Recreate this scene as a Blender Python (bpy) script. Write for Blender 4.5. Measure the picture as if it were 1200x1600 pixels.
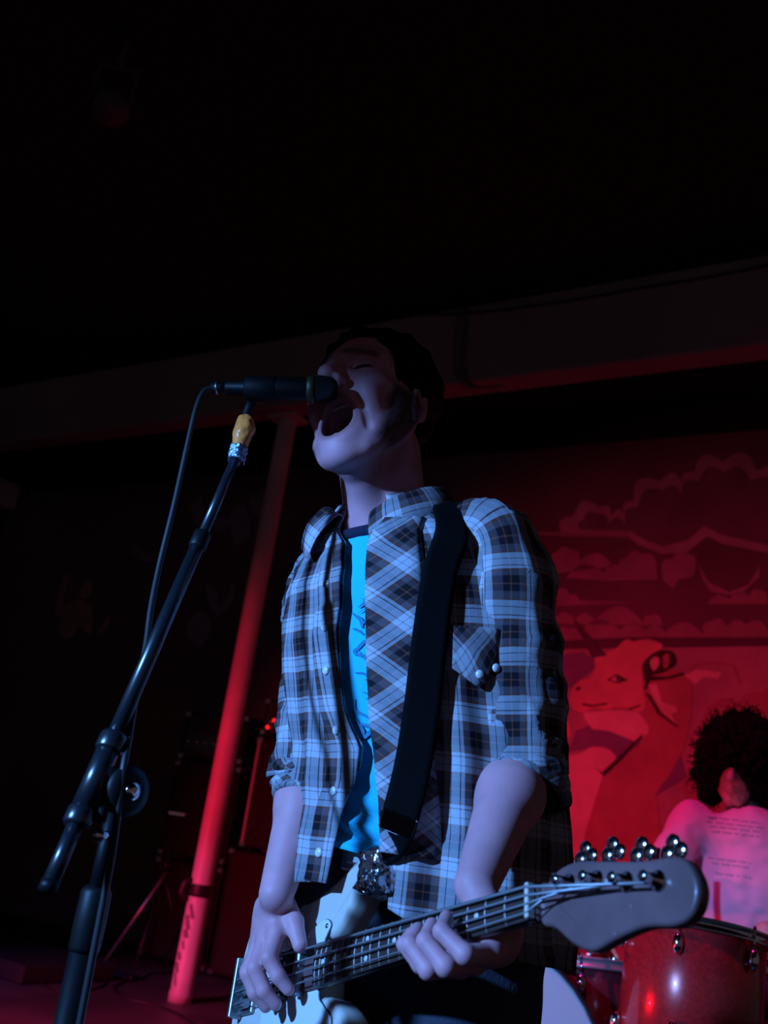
import bpy, math, random
import numpy as np
from mathutils import Matrix, Vector

random.seed(7)
SC = bpy.context.scene
COL = SC.collection
for _o in list(bpy.data.objects):
    bpy.data.objects.remove(_o)

# ------------------------------------------------------------------ camera
FPX = 1556.0                       # focal length in pixels of the 1200 x 1600 frame
PITCH, ROLL, CAM_H = math.radians(18.2), math.radians(8.5), 1.0
V = lambda *a: np.array(a, float)
CAM = V(0, 0, CAM_H)
FWD = V(0, math.cos(PITCH), math.sin(PITCH))
_r0 = V(1, 0, 0)
_u0 = V(0, -math.sin(PITCH), math.cos(PITCH))
RGT = math.cos(ROLL) * _r0 + math.sin(ROLL) * _u0
UPV = -math.sin(ROLL) * _r0 + math.cos(ROLL) * _u0
cd = bpy.data.cameras.new('camera')
cd.sensor_fit = 'VERTICAL'
cd.sensor_height = 36.0
cd.lens = FPX / 1600 * 36.0
cd.clip_start = 0.05
cam = bpy.data.objects.new('camera', cd)
COL.objects.link(cam)
cam.matrix_world = Matrix(((RGT[0], UPV[0], -FWD[0], CAM[0]),
                           (RGT[1], UPV[1], -FWD[1], CAM[1]),
                           (RGT[2], UPV[2], -FWD[2], CAM[2]), (0, 0, 0, 1)))
cd.dof.use_dof = True
cd.dof.focus_distance = 1.35
cd.dof.aperture_fstop = 5.6
SC.camera = cam

# ------------------------------------------------------------------ world, exposure, lights
SC.view_settings.view_transform = 'Standard'
SC.view_settings.look = 'None'
SC.view_settings.exposure = 0.0
SC.view_settings.gamma = 1.0
SC.view_settings.use_curve_mapping = False
wd = bpy.data.worlds.new('world')
SC.world = wd
wd.use_nodes = True
wd.node_tree.nodes['Background'].inputs[0].default_value = (0.44, 0.34, 0.44, 1)
wd.node_tree.nodes['Background'].inputs[1].default_value = 0.085


def spot(name, loc, target, color, power, size_deg, blend, radius):
    ld = bpy.data.lights.new(name, 'SPOT')
    ld.color = color
    ld.energy = power
    ld.spot_size = math.radians(size_deg)
    ld.spot_blend = blend
    ld.shadow_soft_size = radius
    o = bpy.data.objects.new(name, ld)
    COL.objects.link(o)
    o.location = loc
    o.rotation_euler = (Vector(target) - Vector(loc)).to_track_quat('-Z', 'Y').to_euler()
    return o


# blue par can at the left edge of the stage front
spot('blue_par_light', (-1.72, -0.02, 1.66), (0.06, 1.34, 0.85), (0.14, 0.39, 1.0), 400, 36.5, 0.50, 0.04)
# second blue lamp farther left that washes the floor around the pole
spot('blue_wash_light', (-3.4, 2.2, 2.9), (-1.15, 6.0, 0.0), (0.25, 0.22, 1.0), 200, 24, 0.8, 0.05)
# red par can at the left side of the stage
spot('red_par_light', (-2.9, 2.9, 1.25), (1.15, 5.75, 0.22), (1.0, 0.010, 0.065), 680, 79, 1.0, 0.06)
# low red lamp that catches the drums from the left
spot('red_floor_light', (-1.8, 2.25, 0.55), (1.0, 2.85, 1.05), (1.0, 0.008, 0.03), 75, 66, 0.6, 0.04)
# magenta par can over the drum kit
spot('magenta_par_light', (0.0, 1.9, 3.3), (1.2, 3.1, 1.0), (1.0, 0.015, 0.30), 135, 40, 0.7, 0.05)


def at(px, py, Y):
    """the point seen at a pixel of the photograph at depth Y in the room"""
    d = FWD * FPX + RGT * (px - 600) + UPV * (800 - py)
    return CAM + d * (Y / d[1])


def at_plane(px, py, p0, n):
    d = FWD * FPX + RGT * (px - 600) + UPV * (800 - py)
    return CAM + d * (np.dot(np.asarray(p0) - CAM, n) / np.dot(d, n))


def unit(v):
    v = np.asarray(v, float)
    return v / np.linalg.norm(v)


# ------------------------------------------------------------------ noise
def _hash(i, j, k):
    n = (i * 374761393 + j * 668265263 + k * 2147483647 + 1013904223) & 0xffffffff
    n = ((n ^ (n >> 13)) * 1274126177) & 0xffffffff
    n = n ^ (n >> 16)
    return (n & 0xffff) / 32767.5 - 1.0


def noise3(P, f=1.0, seed=0):
    Q = np.asarray(P, float) * f + seed * 17.31 + 1000.0
    I = np.floor(Q).astype(np.int64)
    W = Q - I
    W = W * W * (3 - 2 * W)
    o = 0
    for a in (0, 1):
        for b in (0, 1):
            for c in (0, 1):
                w = (W[..., 0] if a else 1 - W[..., 0]) * (W[..., 1] if b else 1 - W[..., 1]) * (W[..., 2] if c else 1 - W[..., 2])
                o = o + w * _hash(I[..., 0] + a, I[..., 1] + b, I[..., 2] + c)
    return o


# ------------------------------------------------------------------ materials
MATS = {}


def mat(name, color, rough=0.6, metal=0.0, spec=0.5, bump=0.0, bscale=60.0, vary=0.0, vscale=8.0, emit=None, coat=0.0, attr=None):
    if name in MATS:
        return MATS[name]
    m = bpy.data.materials.new(name)
    m.use_nodes = True
    nt = m.node_tree
    b = nt.nodes['Principled BSDF']
    b.inputs['Base Color'].default_value = (*color, 1)
    b.inputs['Roughness'].default_value = rough
    b.inputs['Metallic'].default_value = metal
    b.inputs['Specular IOR Level'].default_value = spec
    b.inputs['Coat Weight'].default_value = coat
    tc = nt.nodes.new('ShaderNodeTexCoord')
    src = None
    if attr:
        a = nt.nodes.new('ShaderNodeAttribute')
        a.attribute_name = attr
        src = a.outputs['Color']
    if vary > 0:
        n = nt.nodes.new('ShaderNodeTexNoise')
        n.inputs['Scale'].default_value = vscale
        n.inputs['Detail'].default_value = 5
        nt.links.new(tc.outputs['Object'], n.inputs['Vector'])
        mr = nt.nodes.new('ShaderNodeMapRange')
        mr.inputs['From Min'].default_value = 0.3
        mr.inputs['From Max'].default_value = 0.7
        mr.inputs['To Min'].default_value = 1 - vary
        mr.inputs['To Max'].default_value = 1 + vary * 0.4
        nt.links.new(n.outputs['Fac'], mr.inputs['Value'])
        mx = nt.nodes.new('ShaderNodeMix')
        mx.data_type = 'RGBA'
        mx.blend_type = 'MULTIPLY'
        mx.inputs['Factor'].default_value = 1
        mx.inputs['A'].default_value = (*color, 1)
        if src:
            nt.links.new(src, mx.inputs['A'])
        nt.links.new(mr.outputs['Result'], mx.inputs['B'])
        src = mx.outputs['Result']
    if src:
        nt.links.new(src, b.inputs['Base Color'])
    if bump > 0:
        n = nt.nodes.new('ShaderNodeTexNoise')
        n.inputs['Scale'].default_value = bscale
        n.inputs['Detail'].default_value = 4
        nt.links.new(tc.outputs['Object'], n.inputs['Vector'])
        bp = nt.nodes.new('ShaderNodeBump')
        bp.inputs['Strength'].default_value = bump
        bp.inputs['Distance'].default_value = 0.004
        nt.links.new(n.outputs['Fac'], bp.inputs['Height'])
        nt.links.new(bp.outputs['Normal'], b.inputs['Normal'])
    if emit:
        b.inputs['Emission Color'].default_value = (*emit[:3], 1)
        b.inputs['Emission Strength'].default_value = emit[3]
    MATS[name] = m
    return m


def plaid_material(name, angle=0.0, period=0.058, tone=1.0):
    m = bpy.data.materials.new(name)
    m.use_nodes = True
    nt = m.node_tree
    N, L = nt.nodes.new, nt.links.new
    b = nt.nodes['Principled BSDF']
    b.inputs['Roughness'].default_value = 0.85
    b.inputs['Specular IOR Level'].default_value = 0.15
    uv = N('ShaderNodeUVMap')
    uv.uv_map = 'UVMap'
    mp = N('ShaderNodeMapping')
    mp.inputs['Rotation'].default_value = (0, 0, angle)
    mp.inputs['Scale'].default_value = (1 / period, 1 / period, 1)
    L(uv.outputs['UV'], mp.inputs['Vector'])
    sp = N('ShaderNodeSeparateXYZ')
    L(mp.outputs['Vector'], sp.inputs['Vector'])
    light, mid, dark, rust = (.50, .53, .60), (.12, .092, .105), (.013, .010, .015), (.20, .07, .045)
    bands = [(0.0, light), (.07, mid), (.09, light), (.16, rust), (.20, mid), (.30, dark), (.44, rust), (.47, dark), (.60, mid), (.74, rust), (.78, light), (.90, mid), (.915, light)]
    outs = []
    for ax in ('X', 'Y'):
        fr = N('ShaderNodeMath')
        fr.operation = 'FRACT'
        L(sp.outputs[ax], fr.inputs[0])
        cr = N('ShaderNodeValToRGB')
        cr.color_ramp.interpolation = 'CONSTANT'
        el = cr.color_ramp.elements
        while len(el) > 1:
            el.remove(el[-1])
        el[0].position = 0
        el[0].color = (*bands[0][1], 1)
        for p, c in bands[1:]:
            e = el.new(p)
            e.color = (*c, 1)
        L(fr.outputs[0], cr.inputs['Fac'])
        outs.append(cr.outputs['Color'])
    mx = N('ShaderNodeMix')
    mx.data_type = 'RGBA'
    mx.inputs['Factor'].default_value = 0.5
    L(outs[0], mx.inputs['A'])
    L(outs[1], mx.inputs['B'])
    # woven thread grain
    wv = N('ShaderNodeTexNoise')
    wv.inputs['Scale'].default_value = 30
    L(mp.outputs['Vector'], wv.inputs['Vector'])
    mr = N('ShaderNodeMapRange')
    mr.inputs['To Min'].default_value = 0.75 * tone
    mr.inputs['To Max'].default_value = 1.15 * tone
    L(wv.outputs['Fac'], mr.inputs['Value'])
    m2 = N('ShaderNodeMix')
    m2.data_type = 'RGBA'
    m2.blend_type = 'MULTIPLY'
    m2.inputs['Factor'].default_value = 1
    L(mx.outputs['Result'], m2.inputs['A'])
    L(mr.outputs['Result'], m2.inputs['B'])
    L(m2.outputs['Result'], b.inputs['Base Color'])
    bp = N('ShaderNodeBump')
    bp.inputs['Strength'].default_value = 0.25
    bp.inputs['Distance'].default_value = 0.001
    L(wv.outputs['Fac'], bp.inputs['Height'])
    L(bp.outputs['Normal'], b.inputs['Normal'])
    MATS[name] = m
    return m


# ------------------------------------------------------------------ object helpers
def tag(o, label=None, cat=None, group=None, kind=None):
    if label: o['label'] = label
    if cat: o['category'] = cat
    if group: o['group'] = group
    if kind: o['kind'] = kind
    return o


def empty(name, loc, label=None, cat=None, group=None):
    o = bpy.data.objects.new(name, None)
    o.location = Vector(loc)
    o.empty_display_size = 0.05
    COL.objects.link(o)
    return tag(o, label, cat, group)


def link(name, me, parent=None):
    o = bpy.data.objects.new(name, me)
    COL.objects.link(o)
    if parent is not None:
        o.parent = parent
        off = Vector(parent.location) if parent.type == 'EMPTY' else Vector((0, 0, 0))
        o.matrix_parent_inverse = Matrix.Translation(-off)
    return o


def mesh_of(name, verts, faces, material, smooth=True):
    me = bpy.data.meshes.new(name)
    verts = np.asarray(verts, np.float32)
    if isinstance(faces, np.ndarray):
        nf, k = faces.shape
        me.vertices.add(len(verts))
        me.vertices.foreach_set('co', verts.ravel())
        me.loops.add(nf * k)
        me.loops.foreach_set('vertex_index', faces.astype(np.int32).ravel())
        me.polygons.add(nf)
        me.polygons.foreach_set('loop_start', np.arange(0, nf * k, k, dtype=np.int32))
        me.polygons.foreach_set('loop_total', np.full(nf, k, np.int32))
        me.update(calc_edges=True)
    else:
        me.from_pydata([tuple(map(float, v)) for v in verts], [], faces)
        me.update()
    me.polygons.foreach_set('use_smooth', np.full(len(me.polygons), bool(smooth)))
    if material:
        me.materials.append(material)
    return me


class MB:
    """collects simple solids; build() links them as ONE mesh object"""

    def __init__(self):
        self.v, self.f, self.sm = [], [], []

    def add(self, vs, fs, smooth=False):
        o = len(self.v)
        self.v += [tuple(map(float, p)) for p in vs]
        self.f += [tuple(i + o for i in q) for q in fs]
        self.sm += [smooth] * len(fs)
        return self

    def box(self, c, half, ax=None, ch=0.0):
        c = V(*c)
        ax = [V(1, 0, 0), V(0, 1, 0), V(0, 0, 1)] if ax is None else [unit(a) for a in ax]
        hx, hy, hz = half
        if ch <= 0:
            vs = [c + ax[0] * hx * i + ax[1] * hy * j + ax[2] * hz * k for i in (-1, 1) for j in (-1, 1) for k in (-1, 1)]
            return self.add(vs, [(0, 1, 3, 2), (4, 6, 7, 5), (0, 4, 5, 1), (2, 3, 7, 6), (0, 2, 6, 4), (1, 5, 7, 3)])
        vs, idx = [], {}
        for i in (-1, 1):
            for j in (-1, 1):
                for k in (-1, 1):
                    for a in range(3):
                        s = [hx, hy, hz]
                        for q in range(3):
                            if q != a: s[q] -= ch
                        idx[i, j, k, a] = len(vs)
                        vs.append(c + ax[0] * s[0] * i + ax[1] * s[1] * j + ax[2] * s[2] * k)
        fs = []
        for a in range(3):
            b, d = (a + 1) % 3, (a + 2) % 3
            for s in (-1, 1):
                q = []
                for (m, n) in ((-1, -1), (1, -1), (1, 1), (-1, 1)):
                    t = [0, 0, 0]; t[a] = s; t[b] = m; t[d] = n
                    q.append(idx[(*t, a)])
                fs.append(tuple(q if s > 0 else q[::-1]))
                for n in (-1, 1):      # chamfer strips between axis a (sign s) and axis b (sign n)
                    t0 = [0, 0, 0]; t0[a] = s; t0[b] = n; t0[d] = -1
                    t1 = list(t0); t1[d] = 1
                    q = (idx[(*t0, a)], idx[(*t0, b)], idx[(*t1, b)], idx[(*t1, a)])
                    fs.append(q if s * n > 0 else q[::-1])
        for i in (-1, 1):
            for j in (-1, 1):
                for k in (-1, 1):
                    q = (idx[i, j, k, 0], idx[i, j, k, 1], idx[i, j, k, 2])
                    fs.append(q if i * j * k > 0 else q[::-1])
        return self.add(vs, fs)

    def tube(self, pts, rad, seg=12, cap=True, smooth=True):
        pts = [V(*p) for p in pts]
        n = len(pts)
        rad = [rad] * n if np.isscalar(rad) else list(rad)
        vs, fs = [], []
        T = [unit(pts[min(i + 1, n - 1)] - pts[max(i - 1, 0)]) for i in range(n)]
        a = V(0, 0, 1) if abs(T[0][2]) < .9 else V(1, 0, 0)
        x = unit(np.cross(a, T[0]))
        for i in range(n):
            x = unit(x - T[i] * np.dot(x, T[i]))
            y = np.cross(T[i], x)
            for s in range(seg):
                t = 2 * math.pi * s / seg
                vs.append(pts[i] + rad[i] * (math.cos(t) * x + math.sin(t) * y))
        for i in range(n - 1):
            for s in range(seg):
                s2 = (s + 1) % seg
                fs.append((i * seg + s, i * seg + s2, (i + 1) * seg + s2, (i + 1) * seg + s))
        if cap:
            fs.append(tuple(range(seg))[::-1])
            fs.append(tuple((n - 1) * seg + s for s in range(seg)))
        o = len(self.v)
        self.add(vs, fs, smooth)
        if cap:
            self.sm[-1] = self.sm[-2] = False
        return self

    def lathe(self, c, axis, prof, seg=24):
        """prof: list of (distance along axis, radius)"""
        c, axis = V(*c), unit(axis)
        a = V(0, 0, 1) if abs(axis[2]) < .9 else V(1, 0, 0)
        x = unit(np.cross(a, axis)); y = np.cross(axis, x)
        vs, fs = [], []
        for (h, r) in prof:
            for s in range(seg):
                t = 2 * math.pi * s / seg
                vs.append(c + axis * h + r * (math.cos(t) * x + math.sin(t) * y))
        n = len(prof)
        for i in range(n - 1):
            for s in range(seg):
                s2 = (s + 1) % seg
                fs.append((i * seg + s, i * seg + s2, (i + 1) * seg + s2, (i + 1) * seg + s))
        fs.append(tuple(range(seg))[::-1])
        fs.append(tuple((n - 1) * seg + s for s in range(seg)))
        return self.add(vs, fs, True)

    def prism(self, poly, o, ex, ey, n, depth, inset=0.0):
        """polygon (x, y) in the plane o, ex, ey; extruded from 0 to -depth along n; inset rounds both rims"""
        o, ex, ey, n = V(*o), V(*ex), V(*ey), V(*n)
        P = np.asarray(poly, float)
        if np.sum(P[:, 0] * np.roll(P[:, 1], -1) - np.roll(P[:, 0], -1) * P[:, 1]) < 0:
            P = P[::-1]
        k = len(P)
        if inset > 0:
            nx = np.roll(P, -1, 0) - np.roll(P, 1, 0)
            nx = np.stack([-nx[:, 1], nx[:, 0]], 1)
            nx /= np.linalg.norm(nx, axis=1)[:, None] + 1e-9
            rings = [(P + nx * inset, 0), (P + nx * inset * .3, -inset * .3), (P, -inset), (P, -depth + inset), (P + nx * inset * .3, -depth + inset * .3), (P + nx * inset, -depth)]
        else:
            rings = [(P, 0), (P, -depth)]
        vs = [o + ex * p[0] + ey * p[1] + n * d for (R, d) in rings for p in R]
        m = len(rings)
        fs = [tuple(range(k))]
        for i in range(m - 1):
            for s in range(k):
                s2 = (s + 1) % k
                fs.append((i * k + s, (i + 1) * k + s, (i + 1) * k + s2, i * k + s2))
        fs.append(tuple((m - 1) * k + s for s in range(k))[::-1])
        st = len(self.f)
        self.add(vs, fs, inset > 0)
        self.sm[st] = False
        self.sm[-1] = False
        return self

    def build(self, name, material, parent=None, kind=None):
        me = mesh_of(name, self.v, self.f, material, False)
        me.polygons.foreach_set('use_smooth', self.sm)
        o = link(name, me, parent)
        if kind: o['kind'] = kind
        return o


def copy_tree(o, parent=None):
    c = o.copy()
    COL.objects.link(c)
    if parent is not None:
        c.parent = parent
    for ch in o.children:
        copy_tree(ch, c)
    return c


def grid_mesh(name, G, UV, material, parent=None, closed=False, thick=0.0, sub=0):
    """G: rows x cols x 3 points, UV: rows x cols x 2"""
    r, c = G.shape[:2]
    idx = np.arange(r * c).reshape(r, c)
    cc = c if closed else c - 1
    a = idx[:-1, :cc]
    b = np.roll(idx, -1, 1)[:-1, :cc]
    d = idx[1:, :cc]
    e = np.roll(idx, -1, 1)[1:, :cc]
    F = np.stack([a, b, e, d], -1).reshape(-1, 4)
    me = mesh_of(name, G.reshape(-1, 3), F, material, True)
    if UV is not None:
        uvl = me.uv_layers.new(name='UVMap')
        U = UV.reshape(-1, 2)[F.ravel()].astype(np.float32)
        if closed:       # the seam column runs on instead of jumping back
            per = UV[:, -1, 0] + (UV[:, -1, 0] - UV[:, -2, 0])
            U = U.reshape(r - 1, cc, 4, 2)
            U[:, -1, 1, 0] = per[:-1]
            U[:, -1, 2, 0] = per[1:]
            U = U.reshape(-1, 2)
        uvl.data.foreach_set('uv', U.ravel())
    o = link(name, me, parent)
    if thick:
        s = o.modifiers.new('thickness', 'SOLIDIFY')
        s.thickness = thick
        s.offset = 0
    if sub:
        s = o.modifiers.new('smooth', 'SUBSURF')
        s.levels = s.render_levels = sub
    return o


# ------------------------------------------------------------------ distance fields meshed with surface nets
def smin(a, b, k):
    h = np.clip(0.5 + 0.5 * (b - a) / k, 0, 1)
    return b * (1 - h) + a * h - k * h * (1 - h)


def smax(a, b, k):
    return -smin(-a, -b, k)


def sph(P, c, r):
    return np.linalg.norm(P - np.asarray(c, float), axis=-1) - r


def cap(P, a, b, ra, rb):
    a, b = np.asarray(a, float), np.asarray(b, float)
    ab = b - a
    t = np.clip(((P - a) @ ab) / (ab @ ab), 0, 1)
    return np.linalg.norm(P - a - t[..., None] * ab, axis=-1) - (ra + (rb - ra) * t)


def ell(P, c, r, ax=None):
    Q = P - np.asarray(c, float)
    if ax is not None:
        Q = Q @ np.asarray(ax, float).T
    r = np.asarray(r, float)
    k0 = np.linalg.norm(Q / r, axis=-1)
    k1 = np.linalg.norm(Q / (r * r), axis=-1) + 1e-9
    return k0 * (k0 - 1) / k1


def chain(P, pts, rads, k=0.004):
    d = None
    for i in range(len(pts) - 1):
        e = cap(P, pts[i], pts[i + 1], rads[i], rads[i + 1])
        d = e if d is None else smin(d, e, k)
    return d


def near(P, c, r, fn):
    """evaluate fn only near a bounding sphere"""
    c = np.asarray(c, float)
    q = np.linalg.norm(P - c, axis=-1) - r
    d = np.maximum(q, 0.03) + 0.02
    m = q < 0.04
    if m.any():
        d[m] = fn(P[m])
    return d


def sdf_mesh(name, fn, lo, hi, h, material, parent=None, color=None, B=8):
    lo, hi = np.asarray(lo, float), np.asarray(hi, float)
    nb = np.ceil((hi - lo) / (h * B)).astype(int)
    n = nb * B
    gb = np.stack(np.meshgrid(*[np.arange(k) for k in nb], indexing='ij'), -1).reshape(-1, 3)
    cen = lo + (gb * B + (B - 1) / 2) * h
    dc = fn(cen)
    keep = np.abs(dc) < h * B * 1.35
    D = np.repeat(np.repeat(np.repeat(dc.reshape(nb).astype(np.float32), B, 0), B, 1), B, 2)
    loc = np.stack(np.meshgrid(*[np.arange(B)] * 3, indexing='ij'), -1).reshape(-1, 3)
    kb = gb[keep]
    for s in range(0, len(kb), 1500):
        g = kb[s:s + 1500]
        ijk = (g[:, None, :] * B + loc[None]).reshape(-1, 3)
        D[ijk[:, 0], ijk[:, 1], ijk[:, 2]] = fn(lo + ijk * h)
    S = D < 0
    cell = n - 1
    cid = lambda I: (I[:, 0] * cell[1] + I[:, 1]) * cell[2] + I[:, 2]
    quads, pts, pid = [], [], []
    for ax in range(3):
        sl0 = [slice(None)] * 3; sl1 = [slice(None)] * 3
        sl0[ax] = slice(0, -1); sl1[ax] = slice(1, None)
        A, Bs = S[tuple(sl0)], S[tuple(sl1)]
        I = np.argwhere(A != Bs)
        b, c = (ax + 1) % 3, (ax + 2) % 3
        I = I[(I[:, b] > 0) & (I[:, c] > 0) & (I[:, b] < n[b] - 1) & (I[:, c] < n[c] - 1)]
        J = I.copy(); J[:, ax] += 1
        d0 = D[I[:, 0], I[:, 1], I[:, 2]]; d1 = D[J[:, 0], J[:, 1], J[:, 2]]
        t = np.clip(d0 / (d0 - d1 + 1e-12), 0, 1)
        p = I.astype(float); p[:, ax] += t
        four = []
        for (db, dcc) in ((-1, -1), (0, -1), (0, 0), (-1, 0)):
            K = I.copy(); K[:, b] += db; K[:, c] += dcc
            k = cid(K); four.append(k)
            pts.append(p); pid.append(k)
        q = np.stack(four, 1)
        fl = d0 > 0
        q[fl] = q[fl][:, ::-1]
        quads.append(q)
    quads = np.concatenate(quads); pts = np.concatenate(pts); pid = np.concatenate(pid)
    u, inv = np.unique(pid, return_inverse=True)
    cnt = np.bincount(inv).astype(float)
    vs = np.stack([np.bincount(inv, pts[:, a]) / cnt for a in range(3)], 1)
    X = lo + vs * h
    F = np.searchsorted(u, quads)
    for _ in range(2):        # settle the vertices on the surface
        e = h * 0.35
        d = fn(X)
        g = np.stack([fn(X + e * np.eye(3)[a]) - fn(X - e * np.eye(3)[a]) for a in range(3)], 1) / (2 * e)
        gn = np.maximum((g * g).sum(1), 0.15)
        st = np.clip(d / gn, -h * .6, h * .6)
        X = X - st[:, None] * g
    me = mesh_of(name, X, F, material, True)
    if color is not None:
        C = np.ones((len(X), 4), np.float32)
        C[:, :3] = color(X)
        a = me.color_attributes.new('tint', 'FLOAT_COLOR', 'POINT')
        a.data.foreach_set('color', C.ravel())
    return link(name, me, parent)


def spline(pts, n):
    """Catmull-Rom through the points"""
    P = np.asarray(pts, float)
    P = np.vstack([2 * P[0] - P[1], P, 2 * P[-1] - P[-2]])
    k = len(P) - 3
    out = []
    for t in np.linspace(0, k - 1e-9, n):
        i = int(t); s = t - i
        a, b, c, d = P[i:i + 4]
        out.append(.5 * ((2 * b) + (-a + c) * s + (2 * a - 5 * b + 4 * c - d) * s * s + (-a + 3 * b - 3 * c + d) * s ** 3))
    return np.array(out)


def closed_spline(pts, n):
    P = np.asarray(pts, float)
    k = len(P)
    out = []
    for t in np.linspace(0, k, n, endpoint=False):
        i = int(t); s = t - i
        a, b, c, d = (P[(i + j - 1) % k] for j in range(4))
        out.append(.5 * ((2 * b) + (-a + c) * s + (2 * a - 5 * b + 4 * c - d) * s * s + (-a + 3 * b - 3 * c + d) * s ** 3))
    return np.array(out)

# ================================================================== the room
WA = V(-2.716, 9.205, 0)                    # a point at the foot of the painted wall
WR = unit(V(.834, -.552, 0))                # along the wall to the right
WN = V(WR[1], -WR[0], 0)                    # out of the wall, towards the stage
ZZ = V(0, 0, 1)
CEIL = 4.14


def on_wall(px, py):
    return at_plane(px, py, WA, WN)


def wxy(px, py):
    p = on_wall(px, py) - WA
    return (float(p @ WR), float(p[2]))


floor_m = mat('floor_paint', (.085, .075, .078), .55, vary=.55, vscale=2.2, bump=.15, bscale=9)
wall_m = mat('wall_paint', (.17, .12, .17), .85, vary=.25, vscale=1.5, bump=.1, bscale=25)
black_m = mat('black_wall_paint', (.012, .012, .014), .9)
beam_m = mat('beam_paint', (.30, .27, .28), .8, vary=.25, vscale=1.2)
ceil_m = mat('ceiling_paint', (.012, .012, .014), .95, bump=.1)

b = MB()
b.add([(-9, -5, 0), (6, -5, 0), (6, 12, 0), (-9, 12, 0), (-9, -5, -.1), (6, -5, -.1), (6, 12, -.1), (-9, 12, -.1)],
      [(0, 1, 2, 3), (7, 6, 5, 4), (0, 4, 5, 1), (1, 5, 6, 2), (2, 6, 7, 3), (3, 7, 4, 0)])
tag(b.build('floor', floor_m), kind='structure')
b = MB()
b.add([(x, y, z) for z in (CEIL, CEIL + .1) for (x, y) in ((-9, -5), (6, -5), (6, 12), (-9, 12))],
      [(3, 2, 1, 0), (4, 5, 6, 7), (0, 1, 5, 4), (1, 2, 6, 5), (2, 3, 7, 6), (3, 0, 4, 7)])
ceiling = tag(b.build('ceiling', ceil_m), kind='structure')
b = MB().box(WA + WR * 3.5 + ZZ * (CEIL / 2) - WN * .08, (6.0, .08, CEIL / 2), [WR, WN, ZZ])
wall = tag(b.build('wall_back', wall_m), kind='structure')
b = MB().box(WA - WR * 2.0 + WN * 2.5 + ZZ * (CEIL / 2), (.08, 2.6, CEIL / 2), [WR, WN, ZZ])
tag(b.build('wall_left', black_m), kind='structure')
# black band over the mural
b = MB().box(WA + WR * 3.5 + ZZ * ((CEIL + 3.86) / 2) + WN * .012, (5.4, .014, (CEIL - 3.86) / 2 - .002), [WR, WN, ZZ])
tag(b.build('trim_1', black_m), kind='structure')
# downstand beam carried by the pole
BD = 4.6
bc = V(0, 0, 0) - WN * (BD + .09)
b = MB().box(bc - WR * 1.0 + ZZ * ((4.12 + 3.60) / 2), (7.5, .09, .26), [WR, WN, ZZ], .012)
tag(b.build('trim_2', beam_m), kind='structure')

# ------------------------------------------------------------------ mural, flat paint on the back wall
PM = {k: mat('mural_' + k, c, .85, vary=.22, vscale=5) for k, c in dict(
    cloud=(.42, .36, .44), cloud_core=(.19, .14, .20), streak=(.36, .27, .34), ground=(.46, .34, .42), violet=(.24, .20, .38),
    hide=(.78, .45, .42), hide_shade=(.50, .26, .27), pale=(.80, .62, .66), ink=(.05, .03, .05), hill=(.40, .22, .27),
    sea=(.12, .08, .14), skin=(.50, .28, .25), ghost=(.30, .28, .36), rust=(.20, .13, .11)).items()}


def paint(name, pts, m, layer, smooth=0):
    P = np.array([wxy(*p) for p in pts])
    if smooth:
        P = closed_spline(P, len(P) * smooth)
    h = .002 + layer * .0012
    MB().prism(P, WA + WN * h, WR, ZZ, WN, h - .0004).build(name, PM[m], wall)


def scallop(pts, top, bulge=.42, n=6):
    """polyline whose first `top` spans swell outwards like cumulus bumps (points in pixels)"""
    out = []
    for i, p in enumerate(pts):
        p = np.array(p, float)
        out.append(p)
        if i < top:
            q = np.array(pts[i + 1], float)
            d = q - p
            nrm = np.array([d[1], -d[0]])
            for t in np.linspace(0, 1, n + 2)[1:-1]:
                out.append(p + d * t + nrm * bulge * math.sin(math.pi * t))
    return [tuple(o) for o in out]


z4 = lambda L: [(840 + .375 * x, 700 + .375 * y) for x, y in L]
z7 = lambda L: [(.375 * x, 550 + .375 * y) for x, y in L]
# lower bright zone, sea line
paint('painted_ground', [(560, 1017), (1330, 1003), (1330, 1718), (560, 1545)], 'ground', 0)
paint('painted_sea', [(560, 994), (1330, 980), (1330, 1008), (560, 1019)], 'sea', 1)
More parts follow.
